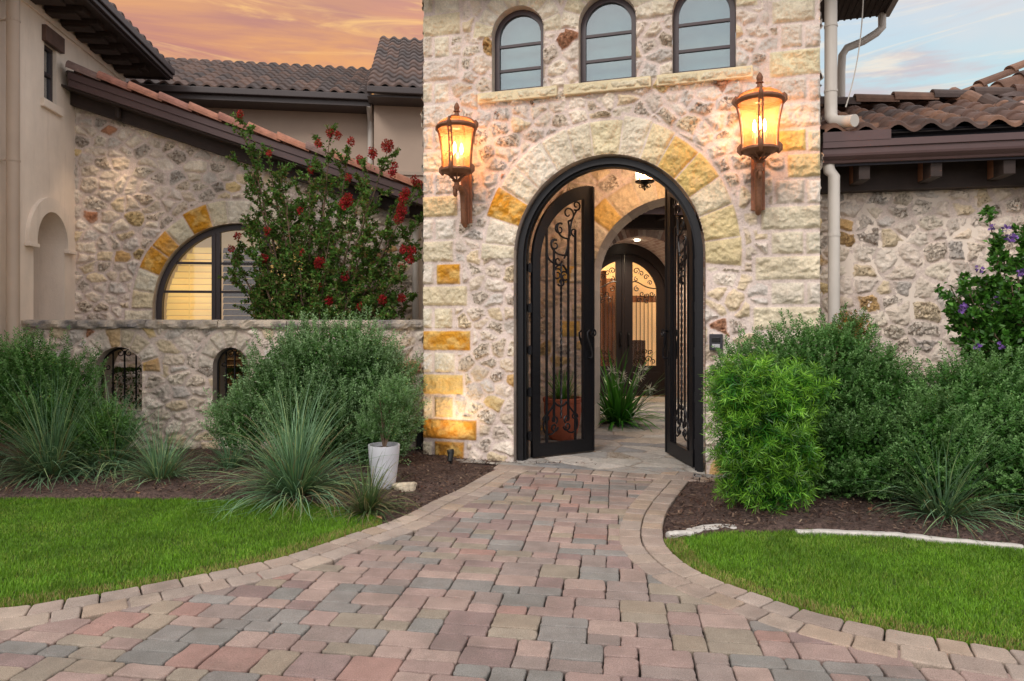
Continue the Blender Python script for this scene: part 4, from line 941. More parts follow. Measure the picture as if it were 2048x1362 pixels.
# ================================================================ STUCCO HOUSE (far left)
stu = thing('stucco_house', 'tall beige stucco house wall with small window and arched niche at left', 'house', (*GB.o, 0), HA)
def T(a, o, z): return (-o, a, z)        # a runs along the wall (away from the viewer), o goes into the wall
def dpx(px): u = (px-1024)/F; D = 4.484/(-u-.135); return (D-8.9)/math.cos(HA)
DC, DH, DZ, DR = (dpx(68)+dpx(130))/2, (dpx(130)-dpx(68))/2, 2.44, .39
wy0, wy1, wz0, wz1 = dpx(89), dpx(114), 4.16, 4.85
TOP = 5.32
m = MB(); A = arch(DC, DH, 0, DZ, DR, 28)
def q4(a0, a1, z0, z1, o=0): m.add([T(a0, o, z0), T(a1, o, z0), T(a1, o, z1), T(a0, o, z1)], [(0, 1, 2, 3)])
q4(-4.5, DC-DH, 0, 3.5); q4(DC+DH, 1.45, 0, 3.5)
for (a0, z0), (a1, z1) in zip(A[1:-2], A[2:-1]): m.add([T(a0, 0, z0), T(a1, 0, z1), T(a1, 0, 3.5), T(a0, 0, 3.5)], [(0, 1, 2, 3)])
q4(-4.5, wy0, 3.5, TOP); q4(wy1, 1.45, 3.5, TOP); q4(wy0, wy1, 3.5, wz0); q4(wy0, wy1, wz1, TOP)
for (a0, z0), (a1, z1) in zip(A[:-1], A[1:]): m.add([T(a0, 0, z0), T(a1, 0, z1), T(a1, .7, z1), T(a0, .7, z0)], [(0, 1, 2, 3)])
q4(DC-DH-.1, DC+DH+.1, 0, 3, .7)
for a0, a1, z0, z1 in ((wy0, wy0, wz0, wz1), (wy1, wy1, wz0, wz1), (wy0, wy1, wz0, wz0), (wy0, wy1, wz1, wz1)):
    m.add([T(a0, 0, z0), T(a1, 0, z1), T(a1, .14, z1), T(a0, .14, z0)], [(0, 1, 2, 3)])
m.add([(0, 1.45, 0), (-4, 1.45, 0), (-4, 1.45, TOP), (0, 1.45, TOP)], [(0, 1, 2, 3)]); m.add([(-.0, -4.5, 0), (-4, -4.5, 0), (-4, -4.5, TOP), (0, -4.5, TOP)], [(0, 1, 2, 3)])
m.build('stucco_wall', STUCCO, stu)
m = MB(); A = [p for p in arch(DC, DH+.17, DZ-.03, DZ, DR+.17, 28)]; B = [p for p in arch(DC, DH, DZ-.03, DZ, DR, 28)]
n_ = len(A); V = [T(a, 0.01, z) for a, z in A]+[T(a, 0.01, z) for a, z in B]+[T(a, -.045, z) for a, z in A]+[T(a, -.045, z) for a, z in B]; Fc = []
for i in range(n_-1): j = i+1; Fc += [(2*n_+i, 3*n_+i, 3*n_+j, 2*n_+j), (i, 2*n_+i, 2*n_+j, j), (n_+i, n_+j, 3*n_+j, 3*n_+i)]
Fc += [(0, n_, 3*n_, 2*n_), (n_-1, 3*n_-1, 4*n_-1, 2*n_-1)]; m.add(V, Fc)
for s_ in (-1, 1): a = DC+s_*(DH+.085); m.box(-.0, .065, a-.10, a+.10, DZ-.075, DZ-.03, .006)
m.build('arch_moulding', STUCCO, stu)
m = MB(); m.box(-.10, -.07, wy0, wy1, wz0, wz1); w_ = (wy1-wy0)
f = MB()
for a0, a1, z0, z1 in ((wy0, wy0+.04, wz0, wz1), (wy1-.04, wy1, wz0, wz1), (wy0+.04, wy1-.04, wz0, wz0+.05), (wy0+.04, wy1-.04, wz1-.04, wz1), (wy0+.04, wy1-.04, 4.49, 4.53)): f.box(-.09, -.045, a0, a1, z0, z1)
fo = f.build('window_frame', FR, stu); g = MB(); g.box(-.075, -.07, wy0+.02, wy1-.02, wz0+.02, wz1-.02); g.build('window_pane', mat_glass('dark_pane', (.25, .28, .3), .55), fo)
g = MB(); g.box(-.14, -.13, wy0, wy1, wz0, wz1); g.build('curtain', simple('dark_curtain', (40, 40, 42), .9), fo)
m = MB(); m.box(-.02, .05, wy0-.05, wy1+.10, wz1, wz1+.19, .006); m.build('lintel', simple('brown_lintel', (92, 70, 62), .7, 0, .2, 8, .3), stu)
m = MB(); m.box(-.02, .045, wy0-.08, wy1+.08, wz0-.10, wz0, .006); m.build('window_sill', STUCCO, stu)
m = MB(); m.box(0, .03, -4.5, 1.45, 5.12, 5.20); m.build('frieze', STUCCO, stu)
for k in range(-6, 7):
    a = (8.2+.365*k-8.9)/math.cos(HA)
    if a > 1.4: continue
    m = MB(); m.box(.02, .46, a-.09, a+.09, 5.215, 5.289, .008); m.box(.021, .36, a-.085, a+.085, 5.18, 5.22, .01); m.build('eave_bracket', DARKW, stu)
m = MB(); m.box(-.3, .60, -4.5, 1.62, 5.29, 5.325); m.build('soffit', simple('dark_soffit', (60, 52, 50), .7, 0, .1), stu)
m = MB(); m.box(.585, .61, -4.5, 1.63, 5.25, 5.40); m.box(.611, .68, -4.5, 1.64, 5.33, 5.43, .012); m.box(.611, .65, -4.5, 1.64, 5.27, 5.33, .01); m.box(-1.0, .6, 1.62, 1.66, 5.26, 5.42); m.build('gutter', simple('dark_gutter', (58, 50, 52), .4, 0, .05), stu)
m = MB(); tiles(m, lambda x, y, z: (.64-y, x, z+5.42), -3.5, 1.66, 1.4, .4, amp=.05); m.build('tile_roof', TILE, stu)
xp = .13; yp = (7.28-8.9)
m = MB(); m.tube([(xp, yp, .05), (xp, yp, 5.3)], .062, 14); d3 = m.build('downspout', SPOUT2, stu, smooth=True)
for z in (4.72, 3.22): m = MB(); m.tube([(xp, yp, z), (xp, yp, z+.02)], .067, 14); m.box(xp-.14, xp, yp-.01, yp+.01, z+.001, z+.019); m.build('pipe_clip', SPOUT2, d3)

# ================================================================ REAR HOUSE
rear = thing('rear_house', 'two storey beige rear house with dark tile roof and brick arched front entry', 'house', (*RH.o, 0), HA)
bxa = RH.sx(748, -.4)
m = MB(); m.box(RH.sx(200), bxa+.02, 0, .2, 0, 5.3); m.box(bxa, 2.8, -.401, .2, 2.6+1.0, 5.3)
m.build('stucco_wall', simple('rear_stucco', (186, 166, 150), .93, 0, .05, 2, .3, 90), rear)
m = MB(); m.box(bxa-.02, RH.sx(860, -.4), -.43, -.40, RH.z(800, 350, -.4), RH.z(800, 343, -.4)); m.build('trim', SPOUT2, rear)
ez = RH.z(520, 186, -.5); ex0, ex1 = RH.sx(200, -.5), RH.sx(742, -.5)
m = MB(); m.box(ex0, ex1, -.55, -.45, ez-.05, ez+.05, .01); m.box(ex0, ex1, -.47, -.43, ez-.13, ez-.05); m.box(ex0, ex1, -.45, 0, ez-.12, ez-.10); m.build('gutter', simple('dark_gutter2', (70, 62, 62), .4, 0, .05), rear)
m = MB(); tiles(m, lambda x, y, z: (x, y-.52, z+ez+.05), ex0, ex1, 2.9, .5, pw=.22); m.build('tile_roof', TILE, rear)
ez2 = RH.z(800, 182, -.9); fx0, fx1 = RH.sx(734, -.9), 1.5
m = MB(); m.box(fx0, fx1, -.95, -.85, ez2-.05, ez2+.05, .01); m.box(fx0, fx1, -.86, -.38, ez2-.09, ez2-.06); m.build('gutter', bpy.data.materials['dark_gutter2'], rear)
m = MB(); tiles(m, lambda x, y, z: (x, y-.92, z+ez2+.05), fx0, fx1, 3.6, .62, pw=.22); m.build('tile_roof', TILE, rear)
m = MB(); x = RH.sx(741, -.1); m.tube([(x, -.45, ez-.1), (x, -.3, ez-.16), (x, -.12, ez-.25), (x, -.08, ez-.4), (x, -.08, 2.5)], .05, 10); m.build('downspout', SPOUT, rear, smooth=True)
# brick entry: wall face with arch, brick ring, vault, double door
NH, NZ, ND = .97, 2.07, 1.15
m = MB(); UV = []
A = arch(0, NH, 0, NZ, NH, 32)
def fq(P):
    m.add([(x, 0.0-.402+.40*0, z) for x, z in P], [(0, 1, 2, 3)]); UV.extend(P)
fq([(-2.6, 0), (-NH, 0), (-NH, 3.6), (-2.6, 3.6)]); fq([(NH, 0), (2.8, 0), (2.8, 3.6), (NH, 3.6)])
for (a0, z0), (a1, z1) in zip(A[1:-2], A[2:-1]): fq([(a0, z0), (a1, z1), (a1, 3.6), (a0, 3.6)])
L_ = 0
for (a0, z0), (a1, z1) in zip(A[:-1], A[1:]):
    dl = math.hypot(a1-a0, z1-z0); ns = 1 if dl < .5 else 1
    m.add([(a0, -.402, z0), (a1, -.402, z1), (a1, ND-.4, z1), (a0, ND-.4, z0)], [(0, 1, 2, 3)]); UV.extend([(0, L_), (0, L_+dl), (ND, L_+dl), (ND, L_)]); L_ += dl
o = npmesh('brick_wall', np.array(m.v), m.f, BRICK, rear, uv=np.array(UV)); 
o.location = (0, .4, 0)
m = MB(); rg_ = random.Random(4)
for r0, r1, nb in ((NH+.004, NH+.21, 44), (NH+.218, NH+.32, 36)):
    for i in range(nb):
        a0, a1 = math.pi*i/nb, math.pi*(i+1)/nb; g = .0045/r1; pr = rg_.uniform(.008, .016)
        P = [(r_*math.cos(a), NZ+r_*math.sin(a)) for r_, a in ((r0, a0+g), (r1-.006, a0+g), (r1-.006, a1-g), (r0, a1-g))]
        m.plate(P, -.01-pr, .01, s2l(rg_.choice([(196, 176, 164), (172, 142, 128), (206, 190, 178), (156, 126, 114), (188, 168, 158), (140, 124, 118)])))
m.build('brick_arch', mat_vcol('whitewashed_brick', .9, .2, .6, 60, .25), rear)
DHW, DZS = .90, 2.0; dy_ = ND-.03
dr = MB(); A = arch(0, NH-.005, .03, NZ, NH-.005, 36); B = arch(0, DHW-.045, .03, DZS, DHW-.07, 36); dr.ring(A, B, dy_-.10, dy_+.02); dfr = dr.build('door_frame', simple('espresso_iron', (34, 26, 26), .4, .2, .15), rear)
ESP = bpy.data.materials['espresso_iron']
for s in (-1, 1):
    def tp(x, W_, H0, HT): return H0+(HT-H0)*math.sqrt(max(0, 1-(x/W_)**2))
    xo = [.006+(DHW-.036)*math.sin(math.pi/2*i/18) for i in range(19)]
    Ao = [(s*.006, .05)]+[(s*x, tp(x, DHW-.03, DZS, DZS+DHW-.04)) for x in xo]+[(s*(DHW-.035), .05)]
    xi = [.17+(DHW-.24-.17)*math.sin(math.pi/2*i/18) for i in range(19)]
    Bi = [(s*.17, .64)]+[(s*x, tp(x, DHW-.22, DZS, DZS+DHW-.2)) for x in xi]+[(s*(DHW-.24), .64)]
    d = MB(); d.ring(Ao, Bi, dy_-.06, dy_-.01); xa, xb = sorted((s*.006, s*(DHW-.035))); d.box(xa, xb, dy_-.0598, dy_-.0102, .05, .64); xa, xb = sorted((s*.13, s*(DHW-.17))); d.box(xa, xb, dy_-.075, dy_-.06, .16, .52, .01)
    d.box(min(0, s*.05)+(.002 if s > 0 else -.0), max(0, s*.05)+(0 if s > 0 else -.002), dy_-.08, dy_-.06, .05, DZS+DHW-.06)
    door = d.build('door_leaf', ESP, rear)
    g = MB(); g.plate([(s*.165, .635)]+[(s*x, tp(x, DHW-.215, DZS, DZS+DHW-.195)) for x in xi]+[(s*(DHW-.235), .635)], dy_-.03, dy_-.027); g.build('door_glass', GLASSD, door)
    b = MB(); r = .0095; yy = dy_-.065
    for x in (.24, .32, .40, .48, .56): b.box(min(s*x-.006, s*x+.006), max(s*x-.006, s*x+.006), yy-.006, yy+.006, .64, 2.02)
    def sp(cx, cz, r0, r1, a, t, n=18): b.tube([(s*x, yy, z) for x, z in spiral(cx, cz, r0, r1, R(a), t, n)], r, 5)
    def bz(*p, rr=r): b.tube([(s*x, yy, z) for x, z in bez(*p)], rr, 5)
    bz((.16, 2.28), (.3, 2.34), (.36, 2.14), (.66, 2.16), rr=.012)
    for cx, cz, r0, a, t in ((.24, 2.50, .065, 0, 1.2), (.34, 2.45, .055, 180, -1.2), (.44, 2.38, .055, 0, 1.2), (.52, 2.27, .05, 180, -1.2), (.25, 2.15, .06, 90, 1.2), (.36, 2.05, .06, 0, -1.2), (.46, 2.02, .055, 180, 1.2), (.56, 2.05, .055, 0, -1.2), (.30, 1.93, .05, 0, 1.2), (.44, 1.9, .05, 180, -1.2), (.24, 2.34, .05, 90, 1),
                             (.25, 0.72, .06, 0, 1.2), (.36, 0.77, .07, 180, -1.2), (.48, 0.77, .07, 0, 1.2), (.58, 0.72, .055, 180, -1.2), (.30, 0.90, .05, 0, -1.2), (.42, 0.93, .05, 180, 1.2), (.52, 0.90, .05, 0, 1.2), (.42, 0.70, .04, 90, 1.1)): sp(cx, cz, r0, .012, a, t)
    b.build('scrollwork', ESP, door)
    h = MB(); h.tube([(s*.08, dy_-.08, 1.02), (s*.08, dy_-.12, 1.05), (s*.08, dy_-.12, 1.25), (s*.08, dy_-.08, 1.28)], .011, 7); h.box(s*.08-.02, s*.08+.02, dy_-.085, dy_-.078, .98, 1.32); h.build('handle', IRON, door)
# lit hall behind the door; its back wall also glows to imitate lamplight
m = MB(); m.box(-1.6, 1.6, ND+2.6, ND+2.62, 0, 3.4); m.build('hall_back_wall', mat_emit('hall_glow', (.80, .56, .28), .40), rear)
m = MB(); m.box(-1.62, -1.6, ND+.1, ND+2.6, 0, 3.4); m.box(1.6, 1.62, ND+.1, ND+2.6, 0, 3.4); m.box(-1.6, 1.6, ND+.1, ND+2.6, 3.4, 3.42); m.box(-1.6, 1.6, ND+.1, ND+2.6, -.02, .03); m.box(-1.6, -.98, ND-.02, ND+.1, 0, 3.4); m.box(.98, 1.6, ND-.02, ND+.1, 0, 3.4); m.build('hall_wall', simple('hall_plaster', (222, 190, 130), .8), rear)
m = MB(); m.box(.2, .9, ND+2.2, ND+2.3, 0, 2.5); m.box(-.75, -.35, ND+2.2, ND+2.3, 0, 2.2); m.box(-.1, .0, ND+1.2, ND+1.9, 0, 2.6); m.box(.0, 1.5, ND+2.0, ND+2.05, 1.95, 2.1)
m.build('hall_cabinet', simple('hall_wood', (120, 78, 50), .6), rear)
m = MB(); m.box(.35, .6, ND+1.6, ND+1.7, 1.4, 1.8); m.box(.3, .9, ND+1.3, ND+1.7, .0, 1.1); m.build('hall_chair', simple('hall_dark', (60, 38, 28), .6), rear)
pl = bpy.data.lights.new('hall_light', 'POINT'); pl.energy = 70; pl.color = (1, .78, .48); pl.shadow_soft_size = .3; lo = bpy.data.objects.new('hall_light', pl); link(lo, rear); lo.location = (0, ND+1.4, 2.9)
x, y, z = 0.05, .42, NZ+NH*.998-.01
m = MB(); m.tube([(x, y, z-.012), (x, y, z+.03)], .05, 16); m.build('recessed_light', mat_emit('downlight_glow', (1, .86, .62), 14), rear)
spot(rear, (x, y, z-.03), (x, y, 0), 130, 140, (1, .82, .60))
m = MB(); m.box(-2.6, 2.8, -1.0, -.92, 3.42, 3.54, .012); m.box(-2.6, 2.8, -.92, -.88, 3.30, 3.46); m.build('gutter', FASCIA, rear)
m = MB(); m.box(-2.6, 2.8, -.88, -.0, 3.40, 3.43); m.box(-2.6, 2.8, -.20, -.012, 3.16, 3.40); 
for k in range(8): m.box(-2.4+.65*k, -2.3+.65*k, -.85, -.2, 3.3, 3.4)
m.build('entry_beam', DARKW, rear)
m = MB(); tiles(m, lambda x, y, z: (x, y-.98, z+3.54), -2.6, 2.8, 1.3, .4); m.build('tile_roof', TILE, rear)

# ================================================================ RIGHT WING
rw = thing('right_wing', 'low stone wing at right with brown gutter and wavy terracotta roof tiles', 'house', (*RW.o, 0), RW.a)
GD = -.50; gx0 = RW.sx(1640, GD); wt = RW.z(1800, 378)
masonry('stone_wall', -.3, 4.2, -.02, wt+.02, .0085, rw, cw=.21, ch=.15, seed=91, hstone=.028, drop=.08, pitp=.6, accents=.05, mortar=(216, 200, 190), clip=None)
m = MB(); m.box(-.3, 4.2, .0, .25, 0, wt); m.build('wall_core', STUCCO, rw)
gb, gt = RW.z(1800, 323, GD), RW.z(1800, 282, GD)
m = MB(); P = [(0, 0), (-.045, 0), (-.055, .02), (-.075, .035), (-.095, .055), (-.10, .075), (-.10, .125), (-.12, .13), (-.12, gt-gb), (-.105, gt-gb), (-.0, gt-gb-.03)]
V = [(x, GD+a, gb+b) for x in (gx0, 5) for a, b in P]; n_ = len(P); m.add(V, [(i, (i+1) % n_, n_+(i+1) % n_, n_+i) for i in range(n_)]+[tuple(range(n_)), tuple(range(2*n_-1, n_-1, -1))])
m.box(gx0, RW.sx(1773, GD), GD-.125, GD-.10, gt-.005, gt+.085); m.build('gutter', FASCIA, rw)
m = MB(); m.box(gx0+.05, 5, GD+.0, GD+.02, gb-.02, gt+.11); m.build('fascia_board', simple('navy_flashing', (42, 42, 56), .6), rw)
m = MB(); m.box(gx0+.1, 5, GD+.02, .3, gt-.09, gt-.06); m.box(-.2, 5, -.16, -.02, wt-.03, gt-.09); 
for px in (1712, 1850, 1990): x = RW.sx(px, -.2); m.box(x-.05, x+.05, GD+.03, -.14, wt+.02, gt-.09, .006)
m.build('soffit', DARKW, rw)
for px in (1712, 1850, 1990): m = MB(); x = RW.sx(px, -.2); m.box(x-.055, x+.055, -.28, -.162, wt+.03, gt-.12, .006); m.build('eave_bracket', WOOD, rw)
m = MB(); m.tube([(RW.sx(2066, GD+.1), GD+.12, gb), (RW.sx(2066, GD+.1), GD+.12, gb-.1), (RW.sx(2080, GD+.1), GD+.2, gb-.2), (RW.sx(2100, GD+.1), GD+.38, gb-.26), (RW.sx(2100, GD+.1), GD+.40, .2)], .048, 10); m.build('downspout', SPOUT, rw, smooth=True)
TC2 = [(94, 70, 60), (108, 78, 62), (82, 64, 57), (100, 72, 60), (76, 62, 58), (122, 90, 72)]
rt = MB(); tiles(rt, lambda x, y, z: (x, GD-.10+y, gt+.075+z), gx0+.02, 5.0, 1.65, .41, pw=.27, cl=.29, amp=.055, cols=TC2); rt.build('tile_roof', TILE, rw)
rz_ = gt+.075+.41*1.65
cp = MB(); caps(cp, (gx0-.1, GD+1.50, rz_+.05), (5.2, GD+1.50, rz_+.05), .10, .42, TC2); cp.build('ridge_caps', TILE, rw)
m = MB(); tiles(m, lambda x, y, z: (-x+5, GD+1.58+1.6-y, rz_-.82+z), 0, 5-gx0, 1.6, .42, pw=.3); m.build('tile_roof', TILE, rw)
# the higher roof rising to the right behind a hip of barrel caps
A3 = Vector((RW.sx(1895, 1.15), 1.15, RW.z(1895, 214, 1.15))); B3 = Vector((RW.sx(2110, .15), .15, RW.z(2110, 262, .15))); C3 = Vector((RW.sx(2200, 1.9), 1.9, RW.z(2200, 68, 1.9)))
e1 = (B3-A3).normalized(); nn = (B3-A3).cross(C3-A3).normalized(); nn = nn if nn.z > 0 else -nn; e2 = nn.cross(e1); e2 = e2 if e2.z > 0 else -e2; Lb = (B3-A3).length
cc_ = (C3-A3); c1, c2 = cc_.dot(e1), cc_.dot(e2)
up_ = MB(); tiles(up_, lambda x, y, z: tuple(A3+e1*x+e2*y+nn*z), 0, Lb+1.2, c2, .0001, pw=.30, cl=.29, amp=.06, cols=TC2, keep=lambda x, y: x > c1*y/c2-.02); up_.build('upper_tile_roof', TILE, rw)
cp = MB(); caps(cp, A3+e2*.03+nn*.07, B3+e2*.03+nn*.07, .115, .20, TC2+[(170, 136, 122), (150, 128, 122)]); caps(cp, A3+nn*.03, C3+nn*.03, .075, .45, TC2); cp.build('hip_caps', TILE, rw)

# ================================================================ COURTYARD WALL
yw = thing('courtyard_wall', 'low pale rubble courtyard wall with weathered cap and two small arched grilles', 'wall', (*YW.o, 0), 0)
ya, yb = YW.sx(20), YW.sx(850)
W1 = (YW.sx(240), .265, .50, .955, .262); W2 = (YW.sx(463), .20, .50, .99, .222)
ys = masonry('stone_wall', ya-.2, yb, -.02, 1.435, .0095, yw, [W1, W2], [], [(W1[0], W1[3], W1[1], W1[4], .21, vcells(-.05, math.pi+.05, 8, [(208, 196, 180), (196, 184, 168), (204, 188, 160)], 4, {0: (186, 150, 104), 4: (206, 172, 120)})), (W2[0], W2[3], W2[1], W2[4], .19, vcells(-.05, math.pi+.05, 7, [(208, 196, 180), (196, 184, 170), (204, 190, 170)], 5))],
    cw=.22, ch=.13, seed=52, hstone=.028, drop=.1, pitp=.4, mortar=(212, 196, 186))
ys2 = masonry('stone_wall', -yb-.4, -ya+.2, -.02, 1.435, .03, yw, [(-W1[0], *W1[1:]), (-W2[0], *W2[1:])], seed=53); ys2.location = (0, .32, 0); ys2.rotation_euler = (0, 0, math.pi)
m = MB()
for W_ in (W1, W2):
    reveal(m, W_[0], W_[1], W_[2], W_[3], W_[4], -.03, .34, [(176, 164, 152), (160, 150, 142)], 6, n=22); m.add([(W_[0]-W_[1], -.05, W_[2]), (W_[0]+W_[1], -.05, W_[2]), (W_[0]+W_[1], .34, W_[2]), (W_[0]-W_[1], .34, W_[2])], [(0, 1, 2, 3)], s2l((180, 168, 152)))
m.build('arch_reveal', RV, yw)
cs = [20, 163, 298, 441, 577, 700, 852]
CAPM = M_('weathered_cap'); CAPM.base(CAPM.mix(CAPM.mr(CAPM.noise(3, 6, .7), .40, .62), s2l((196, 182, 164)), s2l((112, 110, 112)))); CAPM.set(Roughness=.9); CAPM.bump(CAPM.noise(28, 8, .7), .9, .02); CAPM = CAPM.m
for a, b in zip(cs[:-1], cs[1:]):
    xa, xb = YW.sx(a), YW.sx(b)-.006; nx = max(4, int((xb-xa)/.035)); V = []; sd = random.random()*9
    pr = [(.36, 1.43), (-.055, 1.428), (-.072, 1.45), (-.075, 1.48), (-.068, 1.508), (-.05, 1.521), (.1, 1.525), (.36, 1.523)]
    for i in range(nx+1):
        x = xa+(xb-xa)*i/nx
        for j, (y, z) in enumerate(pr):
            V.append((x, y+(.014*math.sin(x*23+sd+j)+random.uniform(-.008, .008) if 0 < j < 6 else 0), z+random.uniform(-.004, .004)))
    k = len(pr); m = MB(); m.add(V, [(i*k+j, i*k+(j+1) % k, (i+1)*k+(j+1) % k, (i+1)*k+j) for i in range(nx) for j in range(k)]+[tuple(range(k)), tuple(nx*k+j for j in range(k))]); m.build('cap_stone', CAPM, yw)
for W_ in (W1, W2):
    m = MB(); A = arch(W_[0], W_[1]-.005, W_[2], W_[3], W_[4]-.005, 20); B = arch(W_[0], W_[1]-.025, W_[2], W_[3], W_[4]-.025, 20); m.ring(A, B, .08, .11)
    for k in (-1, 0, 1): x = W_[0]+k*W_[1]*.5; m.tube([(x, .095, W_[2]), (x, .095, W_[3]+W_[4]*.82*(1 if k == 0 else .92))], .010, 5)
    for s in (-1, 1):
        for zz, rr in ((W_[3]+W_[4]-.075, .045), (W_[3]+.02, .03), (W_[2]+.06, .03)):
            cxx = W_[0]+s*(.05 if rr > .04 else W_[1]-.07); m.tube([(cxx+s*(p-cxx) if 0 else W_[0]+s*abs(p-W_[0]), .095, z) for p, z in spiral(W_[0]+abs(cxx-W_[0]), zz, rr, .01, R(90), 1.15, 14)], .006, 5)
    m.build('iron_grille', IRON, yw)

# ================================================================ SMALL THINGS
gx, gy = ground(768, 984)
pot = thing('planter', 'tall white tapered planter standing in the mulch left of the walkway', 'planter', (gx, gy, .02), 0)
m = MB(); m.lathe([(0, 0), (.088, .0), (.096, .01), (.116, .16), (.132, .30), (.138, .385), (.138, .40), (.124, .40), (.122, .36), (0, .36)], k=40); m.build('pot', WHITE, pot, smooth=True)
m = MB(); m.lathe([(0, .372), (.06, .376), (.121, .365)], k=20); m.build('soil', SOIL, pot)
gx2, gy2 = ground(804, 988)
def rock(name, loc, r, label, col, sd=0, sq=(1, .8, .55)):
    import bmesh
    bm = bmesh.new(); bmesh.ops.create_icosphere(bm, subdivisions=4, radius=1); rgx = np.random.default_rng(sd); offs = rgx.normal(size=(9, 3)); 
    for v in bm.verts:
        p = v.co.normalized(); d = 1
        for q in offs: q_ = Vector(q).normalized(); d = min(d, .72/max(.2, p.dot(q_))) if p.dot(q_) > 0 else d
        d += .06*math.sin(p.x*9+sd)*math.sin(p.y*8)*math.sin(p.z*7+1); v.co = Vector((p.x*d*r*sq[0], p.y*d*r*sq[1], p.z*d*r*sq[2]))
    me = bpy.data.meshes.new(name); bm.to_mesh(me); bm.free(); me.polygons.foreach_set('use_smooth', [True]*len(me.polygons)); me.materials.append(col); o = bpy.data.objects.new(name, me); link(o); o.location = loc; tag(o, label, 'rock'); return o
rm = simple('limestone_rock', (196, 184, 162), .9, 0, .25, 30, 1.0, 60)
rock('rock', (gx2+.03, gy2, .05), .125, 'pale limestone rock on the mulch beside the white planter', rm, 3)
gx3, gy3 = ground(902, 934)
lt = thing('garden_spotlight', 'small black garden spotlight staked in mulch aimed at the ochre corner stones', 'spotlight', (gx3, gy3, .03), TH)
m = MB(); m.tube([(0, 0, 0), (0, 0, .05)], .012, 8); m.build('stake', simple('dark_metal', (44, 46, 46), .5, .4), lt)
m = MB(); m.tube([(.0, -.035, .035), (0, -.01, .09), (0, .0, .105)], [.026, .03, .03], 14); m.tube([(0, .0, .105), (-.012, .012, .145)], [.034, .037], 14); m.build('lamp_head', bpy.data.materials['dark_metal'], lt, smooth=True)
spot(lt, (-.03, -.10, .16), (-.12, .40, .95), 15, 115, (1, .70, .38), 1.0, .05)
bx_, bz_ = YW.sx(841), 0
m = MB(); m.box(-.035, .035, -.05, .0, 0, .34, .006); m.box(-.03, .03, -.056, -.05, .30, .33); o = m.build('utility_box', simple('black_box', (26, 26, 28), .5), None); o.location = (YW.world(bx_, 0)[0], YW.o[1]-.05, .06); tag(o, 'slim black box mounted low on the wall in the corner beside the tower', 'utility box')
tpx, tpy = (1125-1024)/F*8.55, 8.55
tp_ = thing('terracotta_pot', 'large round terracotta pot standing inside the tower behind the left gate leaf', 'pot', (tpx, tpy, .035), 0)
m = MB(); m.lathe([(0, 0), (.15, .0), (.17, .02), (.215, .2), (.235, .36), (.23, .46), (.245, .47), (.25, .51), (.235, .525), (.22, .52), (.215, .47), (0, .47)], k=36); m.build('pot', TERRA, tp_, smooth=True)
m = MB(); m.lathe([(0, .482), (.214, .475)], k=20); m.build('soil', SOIL, tp_)

# ================================================================ PLANTS
def perp(d):
    a = rng.normal(size=d.shape); s = np.cross(d, a); return s/(np.linalg.norm(s, axis=1)[:, None]+1e-9)
def nrm(v): return v/(np.linalg.norm(v, axis=1)[:, None]+1e-9)
def leaves(base, d, L, W, col, mid=.45):
    n = len(base); s = perp(d); L = np.broadcast_to(L, (n,))[:, None]; W = np.broadcast_to(W, (n,))[:, None]
    up = np.cross(s, d); k = base+d*L*mid+up*L*.06
    V = np.stack([base, k-s*W/2, base+d*L-up*L*.05, k+s*W/2], 1).reshape(-1, 3)
    return V, np.arange(4*n).reshape(-1, 4), np.repeat(col, 4, 0)
def merge(parts):
    V = []; Q = []; C = []; b = 0
    for v, q, c in parts: V.append(v); Q.append(q+b); C.append(c); b += len(v)
    return np.vstack(V), np.vstack(Q), np.vstack(C)
def shell(blobs, n, lo=.55, hi=1.0, top=.0):
    """random points in the outer shell of a union of ellipsoids, and the outward direction"""
    vol = np.array([b[3]*b[4]*b[5] for b in blobs])**.67; k = rng.choice(len(blobs), n, p=vol/vol.sum()); B = np.array(blobs)
    u = nrm(rng.normal(size=(n, 3))); r = rng.uniform(lo**2, hi**2, n)**.5
    lump = 1+.34*fbm(u[:, 0]*1.0+k*3+5, u[:, 2]*1.0+u[:, 1]*.7+5, .5, 61, 3)
    p = B[k, :3]+u*B[k, 3:]*(r*lump)[:, None]; out = nrm(u/B[k, 3:])
    keep = (p[:, 2] > .06) & (fbm(p[:, 0]*1.0+p[:, 1]*.6+9, p[:, 2]*1.0+p[:, 1]*.5+9, .19, 67, 2)+.42 > rng.random(n)*.5)
    for b in blobs:
        q = np.linalg.norm((p-np.array(b[:3]))/np.array(b[3:]), axis=1); keep &= ~(q < lo*.8)
    return p[keep], out[keep], r[keep]
def sprigs(P, D, nl, sl_, ll, lw, pal, open_=.75, tipcol=None, tipw=.5, rad=0.012):
    """short leafy shoots: nl leaves spiralling up each stem"""
    n = len(P); sL = sl_*rng.uniform(.6, 1.3, n); a = perp(D); b = np.cross(D, a); base = pal[rng.choice(len(pal), n)]*(.8+.4*rng.random(n))[:, None]; out = []
    for i in range(nl):
        t = (i+.5)/nl; ph = i*2.4+rng.uniform(0, .6, n); o = a*np.cos(ph)[:, None]+b*np.sin(ph)[:, None]
        d = nrm(D*(1-open_+.55*t)+o*open_+rng.normal(size=D.shape)*.12); c = base*(.85+.3*rng.random(n))[:, None]
        if tipcol is not None: c = c*(1-tipw*t**2)+np.array(tipcol)*tipw*t**2
        out.append(leaves(P+D*(sL*t)[:, None], d, ll*rng.uniform(.7, 1.2, n), lw, c))
    return merge(out)
def pal(*cs): return np.array([s2l(c) for c in cs])
